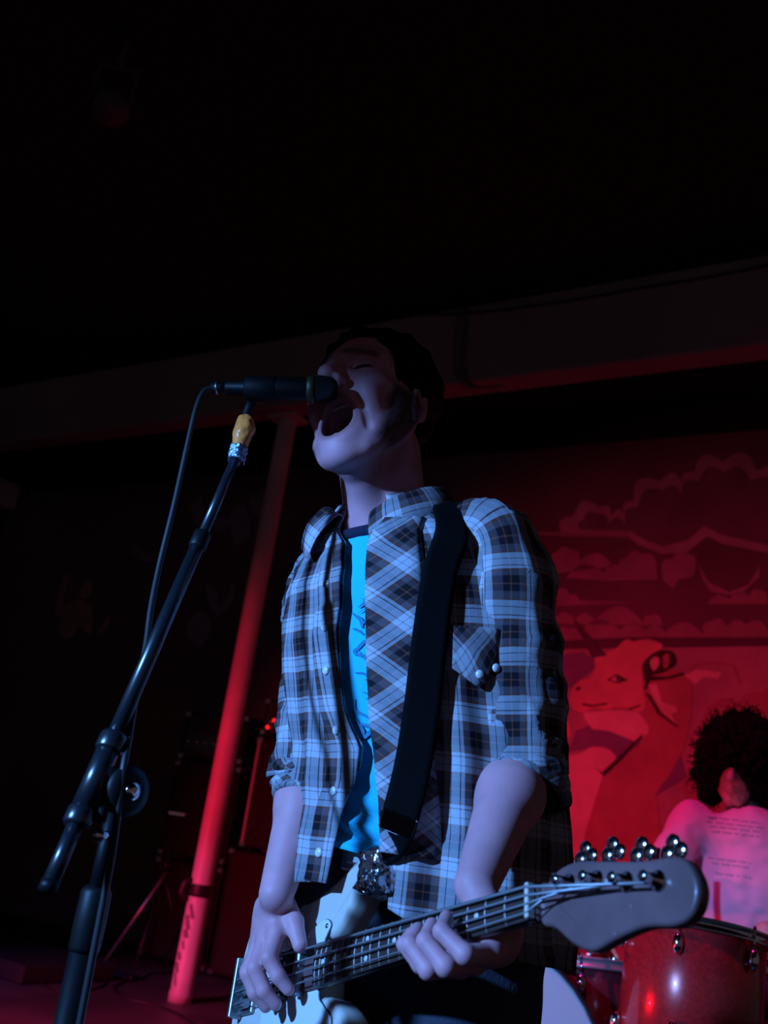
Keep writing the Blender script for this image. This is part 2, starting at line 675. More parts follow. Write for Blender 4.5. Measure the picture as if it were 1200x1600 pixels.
# cumulus clouds and streaks
big = [(880, 838), (897, 806), (936, 792), (955, 806), (978, 806), (990, 782), (1032, 752), (1068, 756), (1084, 738), (1130, 722), (1182, 736), (1240, 770), (1300, 800)]
paint('painted_cloud', scallop(big + [(1300, 880), (1190, 862), (1130, 850), (1105, 838), (1075, 862), (1035, 866), (1000, 852), (980, 838)], 12), 'cloud', 1)
core = [(906, 828), (912, 812), (934, 803), (950, 820), (978, 818), (998, 792), (1036, 766), (1064, 772), (1092, 752), (1132, 738), (1172, 750), (1225, 786), (1290, 812)]
paint('painted_cloud', scallop(core + [(1290, 868), (1190, 850), (1128, 836), (1100, 822), (1076, 844), (1035, 854), (1004, 842), (984, 830)], 12, .35), 'cloud_core', 2)
paint('painted_cloud', [(840, 832), (980, 832), (990, 840), (840, 836)], 'streak', 3)
for pts, t, m in [
    ([(862, 880), (872, 862), (890, 858), (906, 876), (960, 886), (870, 896), (850, 892)], 4, 'streak'),
    ([(885, 903), (945, 896), (968, 884), (978, 872), (1005, 866), (1026, 880), (1028, 906), (1000, 906), (950, 908)], 5, 'streak'),
    ([(1034, 886), (1050, 874), (1078, 866), (1088, 880), (1062, 905), (1052, 920), (1036, 906)], 4, 'streak'),
    ([(1092, 882), (1108, 910), (1140, 926), (1170, 914), (1188, 884), (1186, 902), (1160, 926), (1140, 930), (1110, 924), (1098, 904)], 0, 'cloud'),
    ([(870, 938), (874, 920), (890, 930), (905, 938), (992, 942), (900, 946), (870, 948)], 3, 'streak'),
    ([(1106, 944), (1140, 936), (1172, 932), (1186, 922), (1200, 938), (1200, 944), (1150, 944)], 5, 'streak'),
    ([(868, 974), (872, 962), (892, 962), (898, 968), (930, 968), (1006, 972), (1018, 962), (1034, 968), (1036, 978), (930, 976)], 7, 'streak'),
    ([(872, 1002), (874, 984), (890, 984), (905, 990), (970, 984), (1008, 986), (1040, 988), (1100, 992), (1112, 970), (1136, 980), (1166, 976), (1200, 984), (1220, 996), (980, 996), (900, 1000)], 11, 'streak')]:
    paint('painted_cloud', scallop(pts, t, .3), m, 3)
# violet hill and hedge shapes
paint('painted_hill', z4([(60, 870), (190, 850), (230, 880), (240, 920), (170, 970), (140, 1000), (60, 1010)]), 'violet', 2)
paint('painted_hedge', scallop(z4([(640, 2000), (660, 1560), (690, 1250), (695, 1130), (740, 1060), (840, 1060), (930, 1020), (1040, 1020), (1140, 1080)]) + z4([(1140, 2000)]), 7, .22), 'hill', 2)
# unicorn
paint('painted_neck', z4([(430, 850), (520, 900), (610, 945), (645, 1010), (635, 1150), (600, 1280), (540, 1380), (500, 1450), (520, 1700), (500, 2000), (130, 2000), (180, 1650), (240, 1450), (330, 1330), (420, 1240), (450, 1180), (450, 1100), (440, 1000)]), 'hide_shade', 4, 3)
paint('painted_head', z4([(300, 850), (335, 830), (370, 800), (420, 820), (440, 880), (440, 1000), (450, 1075), (420, 1102), (340, 1092), (190, 1102), (150, 1088), (135, 1050), (150, 1000), (180, 970), (220, 960), (240, 920), (262, 880)]), 'hide', 5, 3)
paint('painted_horn', z4([(146, 708), (160, 716), (290, 868), (268, 908), (236, 892)]), 'sea', 6)
paint('painted_horn_base', z4([(236, 878), (262, 870), (290, 868), (286, 892), (268, 908), (240, 896)]), 'hide', 7)
paint('painted_forelock', z4([(395, 815), (460, 798), (525, 825), (480, 860), (445, 900), (425, 860)]), 'hide', 6, 3)
paint('painted_mane', z4([(440, 900), (495, 850), (560, 848), (578, 900), (525, 938), (470, 952), (460, 1000), (445, 960)]), 'ink', 7, 3)
paint('painted_mane_lock', z4([(470, 890), (500, 870), (510, 900), (485, 930)]), 'pale', 8, 3)
paint('painted_mane_lock', z4([(525, 870), (548, 860), (550, 900), (530, 920)]), 'hide_shade', 8, 3)
paint('painted_collar_edge', z4([(470, 950), (540, 955), (605, 936), (612, 948), (540, 966), (470, 972), (450, 1010), (442, 1000)]), 'ink', 7)
paint('painted_mane_lock', z4([(462, 985), (500, 985), (520, 1060), (580, 1078), (585, 1098), (558, 1110), (582, 1152), (520, 1100), (478, 1030)]), 'pale', 8)
paint('painted_line', z4([(444, 1020), (470, 1030), (515, 1105), (586, 1160), (580, 1164), (505, 1112), (462, 1040)]), 'ink', 9)
paint('painted_eye', z4([(290, 968), (330, 942), (378, 968), (335, 982)]), 'ink', 6)
paint('painted_eye_white', z4([(304, 966), (330, 950), (348, 966), (332, 975)]), 'pale', 7)
paint('painted_pupil', z4([(328, 955), (342, 956), (342, 970), (330, 970)]), 'ink', 8)
paint('painted_line', z4([(186, 1064), (235, 1072), (292, 1062), (292, 1070), (235, 1080), (190, 1074)]), 'ink', 6)
paint('painted_line', z4([(380, 1086), (430, 1070), (432, 1076), (384, 1094)]), 'ink', 6)
paint('painted_nostril', z4([(158, 1004), (176, 992), (182, 1004), (168, 1014)]), 'ink', 6)
paint('painted_cloud', scallop(z4([(200, 1130), (195, 1100), (290, 1092), (400, 1095), (450, 1140), (462, 1190)]) + z4([(405, 1222), (300, 1180), (230, 1172)]), 5, .12), 'pale', 5)
paint('painted_shade', z4([(130, 1265), (160, 1180), (230, 1150), (300, 1172), (400, 1222), (440, 1186), (420, 1240), (330, 1292), (270, 1252)]), 'violet', 4)
paint('painted_breast', scallop(z4([(90, 1330), (180, 1275), (280, 1250), (332, 1300)]) + z4([(275, 1362), (200, 1600), (140, 2000), (-60, 2000), (40, 1500)]), 3, .15), 'pale', 5)
paint('painted_line', z4([(240, 1330), (270, 1352), (330, 1296), (440, 1190), (434, 1210), (340, 1310), (278, 1368)]), 'ink', 6)
paint('painted_shade', z4([(595, 1285), (620, 1375), (485, 1452), (540, 1380)]), 'violet', 5)
paint('painted_tongue', z4([(80, 1065), (110, 1090), (140, 1170), (130, 1210), (100, 1180)]), 'hide', 4, 3)
paint('painted_wing', z4([(612, 950), (660, 925), (770, 935), (752, 962), (700, 952), (660, 984)]), 'pale', 4)
paint('painted_line', z4([(640, 930), (650, 905), (740, 890), (820, 905), (848, 985), (842, 985), (812, 915), (740, 898), (655, 912)]), 'hill', 4)
# dim figures on the left half of the wall
paint('painted_figure', z7([(250, 1190), (256, 1100), (266, 1060), (300, 1040), (330, 1030), (385, 1060), (385, 1150), (370, 1180), (335, 1140), (300, 1185)]), 'skin', 2, 2)
paint('painted_figure', z7([(230, 1095), (240, 1020), (270, 930), (295, 920), (268, 1000), (258, 1100)]), 'skin', 2)
paint('painted_figure', z7([(330, 1000), (360, 955), (390, 965), (380, 1000), (368, 1025), (340, 1030)]), 'skin', 3, 2)
paint('painted_figure', z7([(400, 1190), (420, 1140), (455, 1100), (460, 1130), (430, 1170)]), 'skin', 2)
for pts in ([(800, 640), (830, 590), (850, 640), (835, 720), (805, 700)], [(860, 970), (900, 1000), (915, 1060), (960, 1010), (965, 950), (975, 1020), (910, 1100), (870, 1040)],
            [(780, 1140), (830, 1080), (880, 1120), (860, 1200), (820, 1230), (790, 1190)], [(550, 800), (600, 830), (640, 850), (620, 880), (560, 850)],
            [(1040, 620), (1090, 570), (1130, 600), (1080, 690)], [(960, 680), (1020, 640), (1040, 760), (980, 800)], [(880, 690), (940, 690), (960, 720), (900, 740)]):
    paint('painted_swirl', z7(pts), 'ghost', 1, 3)
z6 = lambda L: [(.375 * x, 1000 + .375 * y) for x, y in L]
paint('painted_hill', z6([(240, 960), (300, 800), (320, 600), (420, 480), (560, 240), (720, 210), (800, 300), (760, 700), (500, 1160), (380, 1100)]), 'rust', 1, 2)

# ------------------------------------------------------------------ pilaster with pale capital at the far left
pp = on_wall(12, 790)
s0 = float((pp - WA) @ WR)
pil = empty('wall_pilaster', WA + WR * (s0 - .15) + WN * .02, 'pale blue grey pilaster with a square capital at the left edge of the wall', 'pilaster')
MB().box(WA + WR * (s0 - .16) + WN * .14 + ZZ * 1.84, (.20, .13, 1.84), [WR, WN, ZZ], .02).build('shaft', mat('pilaster_paint', (.10, .11, .15), .8), pil)
MB().box(WA + WR * (s0 - .14) + WN * .17 + ZZ * 3.81, (.31, .16, .13), [WR, WN, ZZ], .02).build('capital', mat('capital_paint', (.80, .78, .84), .8), pil)

# ------------------------------------------------------------------ cables along the beam
cable_m = mat('cable_rubber', (.02, .02, .022), .5)


def on_beam(px, py, off=.012):
    return at_plane(px, py, -WN * BD, WN) + WN * off


for nm, lab, P, r in [
    ('beam_cable', 'thin dark cable running along the upper face of the beam', [(560, 500), (640, 492), (720, 492), (860, 476), (1000, 452), (1100, 436), (1240, 408)], .008),
    ('beam_cable', 'dark cable hugging the top edge of the beam at the right', [(690, 486), (800, 462), (950, 436), (1100, 412), (1240, 388)], .006)]:
    tag(MB().tube(spline([on_beam(*p) for p in P], 40), r, 6).build(nm, cable_m), lab, 'cable', 'cables along the beam')
b = MB()
for dx in (0, 9, 15):
    b.tube(spline([on_beam(718 + dx, 478), on_beam(713 + dx, 530), on_beam(712 + dx, 580), on_beam(722 + dx, 600), on_beam(748 + dx, 612, .05), on_beam(786 + dx * .3, 606, .03)], 24), .006, 6)
tag(b.build('hanging_cable', mat('grey_cable', (.16, .14, .14), .6)), 'bundle of grey cable hanging down the beam face and looping under it', 'cable')

# ------------------------------------------------------------------ support pole under the beam
pb = at_plane(280, 1566, V(0, 0, 0), ZZ)
pd = float(-(pb @ WN))
pb = pb * 1.0
pole = empty('support_pole', pb, 'round steel post standing between the microphone stand and the singer, holding up the beam', 'pole')
pm = mat('pole_paint', (.72, .60, .62), .45, vary=.25, vscale=3)
MB().lathe(pb, ZZ, [(0, .066), (.05, .066), (.06, .062), (3.58, .062), (3.60, .062)], 32).build('shaft', pm, pole)
MB().box(pb + ZZ * 3.59, (.11, .085, .012), [WR, WN, ZZ]).build('cap_plate', pm, pole)
b = MB()
tapez = at_plane(300, 1385, pb, unit(V(0, -1, 0)))[2]
b.lathe(pb + ZZ * (tapez - .05), ZZ, [(0, .063), (.012, .0645), (.06, .0645), (.07, .063)], 24)
hk = at_plane(294, 1388, pb, V(0, -1, 0))
b.tube([hk + V(.03, -.02, .05), hk + V(-.02, -.03, .03), hk + V(-.03, -.03, -.02), hk + V(.0, -.04, -.06)], .022, 8)
b.build('tape_knot', mat('black_tape', (.015, .015, .017), .5), pole)
# scuffs painted off near its foot
b = MB()
for i in range(7):
    a = -2.2 + .22 * random.uniform(-1, 1) + i * .05
    z = .12 + .06 * i
    p = pb + V(math.cos(a) * .0625, math.sin(a) * .0625, z)
    t = V(-math.sin(a), math.cos(a), 0)
    b.box(p, (.006 + .01 * random.random(), .001, .02 + .02 * random.random()), [unit(t + ZZ * .3), V(math.cos(a), math.sin(a), 0), unit(ZZ - t * .3)])
b.build('scuff', mat('scuff_grey', (.25, .16, .18), .8), pole)

# ------------------------------------------------------------------ amplifiers
tolex = mat('black_vinyl', (.008, .008, .009), .55, bump=.25, bscale=300)
grille_m = mat('grille_cloth', (.02, .019, .02), .9, bump=.3, bscale=400)
metal_m = mat('corner_metal', (.55, .55, .58), .35, 1.0)
chrome = mat('chrome', (.85, .85, .88), .12, 1.0)
brown_cloth = mat('brown_grille', (.028, .018, .013), .9, bump=.3, bscale=400)
white_pipe = mat('white_piping', (.75, .70, .68), .5)


def cabinet(name, base, w, h, d, label, cat, grille, trim=False, group='speaker cabinets stacked at the wall'):
    """base: centre of the bottom of the front face"""
    t = empty(name, base, label, cat, group)
    c = base + ZZ * h / 2 - WN * d / 2
    MB().box(c, (w / 2, d / 2, h / 2), [WR, WN, ZZ], .012).build('body', tolex, t)
    f = base + ZZ * h / 2 + WN * .004
    g = MB().box(f, (w / 2 - .03, .004, h / 2 - .03), [WR, WN, ZZ]).build('grille', grille, t)
    for sx in (-1, 1):
        for sz in (-1, 1):
            MB().box(base + WR * sx * (w / 2 - .018) + ZZ * (h / 2 + sz * (h / 2 - .018)) - WN * .012, (.022, .018, .022), [WR, WN, ZZ], .006).build('corner', metal_m, t)
    for sx in (-1, 1):
        e = MB().box(base + WR * sx * (w / 2 - .026) + ZZ * h / 2 + WN * .006, (.0085, .007, h / 2 - .03), [WR, WN, ZZ])
        e.build('edge_trim', white_pipe if trim else tolex, t)
        hd = base + WR * sx * (w / 2 + .006) + ZZ * h * .6 - WN * d * .5
        MB().box(hd, (.006, .06, .035), [WR, WN, ZZ], .004).build('handle', mat('handle_plastic', (.03, .03, .03), .4), t)
    for sx in (-1, 1):
        for sy in (.12, .88):
            MB().lathe(base + WR * sx * (w / 2 - .06) - WN * d * sy - ZZ * .018, ZZ, [(0, .018), (.018, .022)], 10).build('foot', tolex, t)
    return t


def amp_head(name, base, w, h, d, label, knobs, leds):
    t = cabinet(name, base, w, h, d, label, 'amplifier', mat('head_panel', (.035, .033, .035), .45), group='amplifier heads on the speaker stacks')
    f = base + WN * .009
    MB().box(f + ZZ * h * .36, (w / 2 - .05, .003, h * .16), [WR, WN, ZZ]).build('control_panel', mat('panel_metal', (.10, .10, .11), .3, .8), t)
    for k in range(knobs):
        MB().lathe(f + WR * (-w / 2 + .09 + k * (w - .2) / (knobs - 1)) + ZZ * h * .36, WN, [(0, .014), (.014, .012), (.016, .008)], 12).build('knob', chrome, t)
    for k, dz in leds:
        MB().lathe(f + WR * k + ZZ * dz, WN, [(0, .011), (.008, .010), (.013, .005)], 10).build('pilot_lamp', mat('red_pilot', (.5, .01, .01), .3, emit=(1, .01, .01, 3.0)), t)
    return t


def front(px, py, d):
    return at_plane(px, py, -WN * d, WN)


# bass rig at the left
wr = .62
mid = front(342, 1420, 5.75)
mid[2] = 0
mid = mid - WR * (wr / 2 + .035)
cabinet('bass_cabinet', mid + ZZ * .018, wr, .66, .42, 'black bass speaker cabinet on the floor, left of the red lit pole', 'speaker cabinet', grille_m)
cabinet('bass_cabinet', mid + ZZ * .702, wr, .66, .42, 'black bass speaker cabinet, upper of the two left of the pole', 'speaker cabinet', grille_m)
amp_head('bass_amplifier', mid + ZZ * 1.386, wr - .02, .34, .38, 'black bass amplifier head on top of the left speaker stack', 6, [])
# guitar rig behind the pole
lo = front(342, 1420, 5.72); lo[2] = 0
w2 = .76
gb = lo + WR * (w2 / 2)
cabinet('guitar_cabinet', gb + ZZ * .018, w2, .80, .36, 'low brown fronted guitar cabinet on the floor behind the pole', 'speaker cabinet', brown_cloth)
up = front(376, 1308, 5.70); up[2] = 0
ub = up + WR * (w2 / 2)
cabinet('guitar_cabinet', ub + ZZ * .842, w2, .74, .36, 'guitar cabinet with white edge piping lit red, beside the singer', 'speaker cabinet', grille_m, True)
amp_head('guitar_amplifier', ub + ZZ * 1.606, w2 - .02, .25, .26, 'guitar amplifier head with red pilot lamps on the piped cabinet', 7, [(-w2 / 2 + .075, .05), (-w2 / 2 + .125, .10), (-w2 / 2 + .02 + .2, .13)])

# ------------------------------------------------------------------ tripod stand in front of the bass rig
ts = at_plane(226, 1524, V(0, 0, 0), ZZ)
tri = empty('tripod_stand', ts, 'thin folding tripod stand on the floor in front of the left speaker stack', 'stand')
stm = mat('black_metal', (.03, .03, .033), .35, .6)
MB().tube([ts + ZZ * .12, ts + ZZ * .98], .012, 10).build('post', stm, tri)
MB().lathe(ts + ZZ * .62, ZZ, [(0, .017), (.05, .02), (.07, .017)], 12).build('collar', stm, tri)
for a in (2.9, 4.6, .6):
    e = ts + V(math.cos(a) * .30, math.sin(a) * .30, .012)
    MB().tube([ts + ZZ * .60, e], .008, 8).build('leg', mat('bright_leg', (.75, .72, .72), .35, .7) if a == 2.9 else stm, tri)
    MB().lathe(e + V(0, 0, -.012), ZZ, [(0, .014), (.03, .012)], 10).build('foot', stm, tri)
MB().box(ts + ZZ * .99, (.055, .012, .012), None, .004).build('wing_knob', chrome, tri)

# ------------------------------------------------------------------ cables on the floor
def floor_line(P, r=.006, n=40):
    return spline([at_plane(*p, V(0, 0, r), ZZ) for p in P], n)


for lab, P in [('black cable curling over the floor at the foot of the pole', [(215, 1525), (190, 1535), (178, 1545), (195, 1560), (240, 1570), (275, 1582), (300, 1600), (310, 1625)]),
               ('black cable looped on the floor beside the microphone stand', [(60, 1535), (90, 1548), (130, 1548), (160, 1540), (162, 1528), (150, 1518), (120, 1520)]),
               ('long black cable trailing along the foot of the amplifiers', [(330, 1512), (280, 1518), (235, 1522), (215, 1530), (170, 1526), (120, 1510), (60, 1505)])]:
    tag(MB().tube(floor_line(P), .006, 6).build('floor_cable', cable_m), lab, 'cable', 'cables on the floor')
# added dark slab standing in for the band of shadow across the far floor
fc = at_plane(60, 1500, V(0, 0, .05), ZZ)
case = empty('shadow_slab', V(fc[0], fc[1], 0), 'low dark slab added for the band of shadow on the floor at the left', 'case')
MB().box(V(fc[0] - .35, fc[1] + .1, .05), (.75, .35, .05), [WR, WN, ZZ], .01).build('body', mat('shadow_slab_black', (.03, .03, .036), .5), case)
for s in (-1, 1):
    MB().box(V(fc[0] - .35, fc[1] + .1, .06) + WN * .352 + WR * .4 * s, (.04, .006, .02), [WR, WN, ZZ], .003).build('slab_tab', metal_m, case)

# ------------------------------------------------------------------ small stage lamp up on the ceiling
sl = at_plane(172, 160, V(0, 0, CEIL - .35), ZZ)
lamp = empty('stage_lamp', V(sl[0], sl[1], CEIL), 'small unlit lamp can hanging under the dark ceiling', 'lamp')
lm = mat('lamp_grey', (.10, .10, .10), .7)
MB().lathe(sl, unit(V(.3, -.5, -.7)), [(-.10, .03), (-.08, .06), (.08, .07), (.10, .075)], 20).build('can', lm, lamp)
b = MB()
b.tube([sl + V(.085, 0, 0), sl + V(.085, 0, .18), sl + V(-.085, 0, .18), sl + V(-.085, 0, 0)], .008, 8)
b.tube([sl + V(0, 0, .18), V(sl[0], sl[1], CEIL)], .012, 8)
b.build('yoke', lm, lamp)

# ================================================================== the singer
HEAD = math.radians(38)                                  # which way the chest faces: towards the camera and to the left
TF = V(-math.sin(HEAD), -math.cos(HEAD), 0)              # chest forward
TL = V(math.cos(HEAD), -math.sin(HEAD), 0)               # his left

# bass guitar frame (needed for the hands): origin at the end of the fretboard
GO = V(-.002, 1.270, .855)
GN = V(.180, .950, .969)                                  # nut
GU = unit(GN - GO)
GLEN = float(np.linalg.norm(GN - GO))
GW = V(-.87, -.44, .12)
GW = unit(GW - GU * (GW @ GU))                           # out of the face of the guitar
GV = np.cross(GW, GU)                                    # towards the upper horn
gp = lambda u, v, w: GO + GU * u + GV * v + GW * w

# ---- head frame
_ah, _p, _r = math.radians(37), math.radians(12), math.radians(10)
HF = V(-math.sin(_ah) * math.cos(_p), -math.cos(_ah) * math.cos(_p), math.sin(_p))
_l0 = V(math.cos(_ah), -math.sin(_ah), 0)
_h0 = np.cross(HF, _l0) * -1.0
if _h0[2] < 0: _h0 = -_h0
HL = math.cos(_r) * _l0 + math.sin(_r) * _h0
HU = -math.sin(_r) * _l0 + math.cos(_r) * _h0
HC = V(-.036, 1.30, 1.572)
HAX = np.stack([HL, HF, HU])
hp = lambda x, y, z: HC + HL * x + HF * y + HU * z       # head local: left, forward, up

NECK0 = V(.014, 1.345, 1.392)
SHL, ELL, WRL = V(.160, 1.245, 1.388), V(.210, 1.235, 1.112), V(.150, 1.085, .972)
SHR, ELR, WRR = V(-.068, 1.43, 1.352), V(-.044, 1.39, 1.078), at(432, 1396, 1.305)


def jaw_back(z):
    t = np.clip((-.025 - z) / .045, 0, 1)
    return .016 * t * t * (3 - 2 * t)



def head_sdf(P):
    Q = (P - HC) @ HAX.T
    X = Q.copy()
    X[:, 0] = np.abs(X[:, 0])
    X[:, 1] += jaw_back(X[:, 2]) * np.clip((X[:, 1] + .01) / .05, 0, 1)
    X[:, 2] -= .45 * jaw_back(X[:, 2])
    x, y, z = X[:, 0], X[:, 1], X[:, 2]
    d = ell(X, (0, -.006, .042), (.072, .090, .080))
    d = smin(d, ell(X, (0, .028, .000), (.060, .066, .082)), .02)
    # open jaw
    d = smin(d, cap(X, (.056, .006, -.048), (.026, .062, -.112), .019, .017), .022)
    d = smin(d, cap(X, (.05, .02, -.02), (.038, .056, -.085), .024, .020), .022)
    d = smin(d, cap(X, (0, .02, -.055), (0, .042, -.112), .036, .026), .02)
    d = smin(d, ell(X, (0, .075, -.124), (.026, .019, .017)), .016)
    d = smin(d, ell(X, (.043, .056, -.014), (.021, .022, .017)), .014)       # cheek bone
    d = smin(d, ell(X, (.041, .070, -.042), (.016, .018, .030)), .014)       # cheek pushed up beside the mouth
    # muzzle around the mouth
    yc = .090 - 9 * x * x + .03 * (z + .080)
    e = (np.sqrt((x / .029) ** 2 + ((z + .079) / .034) ** 2) - 1) * .030
    lips = np.sqrt(e ** 2 + (y - yc) ** 2)
    d = smin(d, lips - .0100, .012)
    # brow and nose
    d = smin(d, cap(X, (.010, .090, .029), (.050, .064, .033), .010, .008), .012)
    d = smax(d, -ell(X, (.031, .094, .011), (.017, .014, .011)), .010)       # eye socket
    d = smin(d, ell(X, (.031, .070, .012), (.0158, .0158, .0128)), .004)      # closed lid over the eye
    d = smax(d, -(np.abs(np.sqrt((z - .0065 - 7 * (x - .031) ** 2) ** 2 + (y - .0835) ** 2) ) - .0016 + np.maximum(np.abs(x - .031) - .013, 0)), .002)
    d = smin(d, cap(X, (0, .091, .024), (0, .113, -.018), .0085, .0105), .009)
    d = smin(d, sph(X, (0, .115, -.021), .0098), .008)
    d = smin(d, ell(X, (.0130, .102, -.026), (.0075, .011, .0080)), .006)
    d = smax(d, -ell(X, (.0078, .108, -.036), (.0046, .0080, .0080)), .003)
    # frown lines between the brows, fold beside the nose
    d = smax(d, -cap(X, (.006, .103, .024), (.008, .099, .048), .0026, .0014), .003)
    d = smax(d, -cap(X, (.0215, .103, -.024), (.039, .089, -.062), .0034, .0048), .005)
    d = smax(d, -cap(X, (.039, .089, -.062), (.043, .078, -.092), .0048, .0030), .006)
    # mouth
    d = smax(d, -ell(X, (0, .068, -.079), (.0262, .060, .0315)), .005)
    # tongue on the floor of the mouth
    d = smin(d, ell(X, (0, .058, -.103), (.018, .034, .0125)), .004)
    # ears
    er = ell(X, (.077, .000, -.012), (.008, .018, .031))
    er = smin(er, cap(X, (.072, .010, -.032), (.074, .007, -.045), .007, .006), .006)
    er = smax(er, -ell(X, (.086, .004, -.008), (.0065, .010, .017)), .004)
    d = smin(d, er, .006)
    return d


def skin_color(P):
    Q = (P - HC) @ HAX.T
    x, y, z = np.abs(Q[:, 0]), Q[:, 1], Q[:, 2]
    z = z - .45 * jaw_back(z)
    y = y + jaw_back(z) * np.clip((y + .01) / .05, 0, 1)
    C = np.tile(V(.70, .33, .36), (len(P), 1))
    C *= (1 + .10 * noise3(P, 28, 3) + .06 * noise3(P, 90, 4))[:, None]
    st = lambda a, b, t: np.clip((t - a) / (b - a), 0, 1)
    inhead = st(.22, .20, np.linalg.norm(Q, axis=1))
    # mutton-chop beard on the side of the jaw, stubble under the chin
    beard = st(.004, -.012, z) * st(-.118, -.098, z) * st(.034, .044, x) * st(.068, .056, y + .25 * (z + .06)) * st(-.004, .010, y)
    stub = .35 * st(-.09, -.12, z) * st(.066, .05, y) * st(-.02, .0, y) * st(-.165, -.14, z)
    grain = .90 + .10 * noise3(P, 420, 5)
    m = np.clip(np.maximum(beard * .97, stub) * grain, 0, 1) * inhead
    C = C * (1 - m[:, None]) + V(.022, .014, .012) * m[:, None]
    # lips and the inside of the mouth
    e = np.sqrt((x / .029) ** 2 + ((z + .079) / .034) ** 2)
    lip = st(1.16, 1.02, e) * st(.06, .075, y) * inhead
    C = C * (1 - .6 * lip[:, None]) + V(.36, .12, .11) * .6 * lip[:, None]
    inn = st(.97, .88, e) * st(.088, .078, y) * st(-.03, 0, y) * inhead
    C = C * (1 - inn[:, None]) + V(.14, .035, .035) * inn[:, None]
    tg = st(-.089, -.093, z) * st(.021, .018, x) * st(.03, .04, y) * st(.094, .090, y) * st(-.121, -.117, z) * inhead
    C = C * (1 - tg[:, None]) + V(.50, .24, .23) * tg[:, None]
    # brows
    br = st(.007, .003, np.abs(z - .030 + 4.2 * (x - .03) ** 2)) * st(.006, .012, x) * st(.056, .048, x) * st(.05, .06, y) * inhead
    C = C * (1 - .7 * br[:, None]) + V(.03, .02, .015) * .7 * br[:, None]
    ln = st(.0022, .0010, np.abs(z - .0058 - 7 * (x - .031) ** 2)) * st(.016, .012, np.abs(x - .031)) * st(.06, .07, y) * inhead
    C = C * (1 - .85 * ln[:, None]) + V(.03, .015, .015) * .85 * ln[:, None]
    return np.clip(C, 0, 1)


# ---- hands, laid out in the guitar's frame
def hand_left(P):
    """fretting hand: palm behind and below the neck, four fingers curling up onto the strings"""
    u0 = .278
    kn = [gp(u0 + .034, -.030, -.016), gp(u0 + .014, -.036, -.012), gp(u0 - .008, -.036, -.012), gp(u0 - .028, -.030, -.014)]
    pip = [gp(u0 + .044, -.040, .022), gp(u0 + .018, -.047, .024), gp(u0 - .010, -.046, .024), gp(u0 - .030, -.038, .020)]
    dip = [gp(u0 + .026, -.020, .036), gp(u0 + .002, -.025, .037), gp(u0 - .024, -.024, .037), gp(u0 - .042, -.020, .032)]
    tip = [gp(u0 + .010, -.001, .020), gp(u0 - .014, -.004, .020), gp(u0 - .038, -.004, .020), gp(u0 - .052, -.005, .018)]
    R = [(.0098, .0092, .0082, .0066), (.0102, .0096, .0086, .0070), (.0098, .0092, .0082, .0068), (.0088, .0080, .0072, .0060)]
    d = cap(P, WRL, gp(u0 + .012, -.012, -.040), .0185, .022)
    for k in range(4):
        d = smin(d, cap(P, gp(u0 + .016 - .006 * k, -.008, -.038), kn[k], .016, .0115), .012)
    for k in range(4):
        d = smin(d, chain(P, [kn[k], pip[k], dip[k], tip[k]], R[k], .003), .0035)
    th = chain(P, [gp(u0 + .02, .000, -.046), gp(u0 + .034, .002, -.036), gp(u0 + .040, .006, -.028)], (.015, .012, .009), .004)
    return smin(d, th, .008)


def hand_right(P):
    """plucking hand hanging over the strings"""
    kn = [gp(-.044, .036, .033), gp(-.062, .032, .037), gp(-.080, .030, .035), gp(-.096, .032, .030)]
    pip = [gp(-.034, .004, .043), gp(-.054, -.006, .049), gp(-.076, -.008, .047), gp(-.096, -.002, .040)]
    dip = [gp(-.028, -.014, .031), gp(-.049, -.028, .036), gp(-.072, -.028, .036), gp(-.093, -.018, .030)]
    tip = [gp(-.025, -.026, .017), gp(-.047, -.040, .020), gp(-.071, -.040, .020), gp(-.092, -.030, .017)]
    R = [(.0108, .0098, .0088, .0074), (.0112, .0102, .0090, .0076), (.0106, .0098, .0086, .0072), (.0096, .0086, .0078, .0064)]
    d = cap(P, WRR + unit(WRR - ELR) * .004, gp(-.072, .064, .030), .0165, .018)
    for k in range(4):
        d = smin(d, cap(P, gp(-.068 - .006 * k, .072, .028), kn[k], .016, .012), .012)
    for k in range(4):
        d = smin(d, chain(P, [kn[k], pip[k], dip[k], tip[k]], R[k], .003), .0035)
    th = chain(P, [gp(-.058, .074, .022), gp(-.032, .050, .018), gp(-.018, .022, .013)], (.015, .0115, .0088), .004)
    return smin(d, th, .008)


HLC, HRC = gp(.282, -.01, 0), gp(-.08, .03, .04)


def limb(P, a, b, c, r):
    d = cap(P, a, b, r[0], r[1])
    m = b + (c - b) * .28
    d = smin(d, cap(P, b, m, r[1], r[2]), .02)
    return smin(d, cap(P, m, c, r[2], r[3]), .02)


def neck_sdf(P):
    d = cap(P, hp(0, -.035, -.05), NECK0, .054, .058)
    d = smin(d, cap(P, hp(0, .025, -.10), NECK0 + TF * .035 - ZZ * .0, .022, .018), .03)
    for s in (-1, 1):
        d = smin(d, cap(P, hp(s * .050, -.020, -.062), NECK0 + TF * .048 + TL * s * .018 - ZZ * .015, .011, .009), .012)   # neck tendons
    d = smin(d, sph(P, NECK0 + TF * .052 + HU * .045, .012), .012)                                                # adam's apple
    d = smin(d, cap(P, NECK0, (SHL + SHR) / 2 - ZZ * .02, .06, .08), .03)
    return d


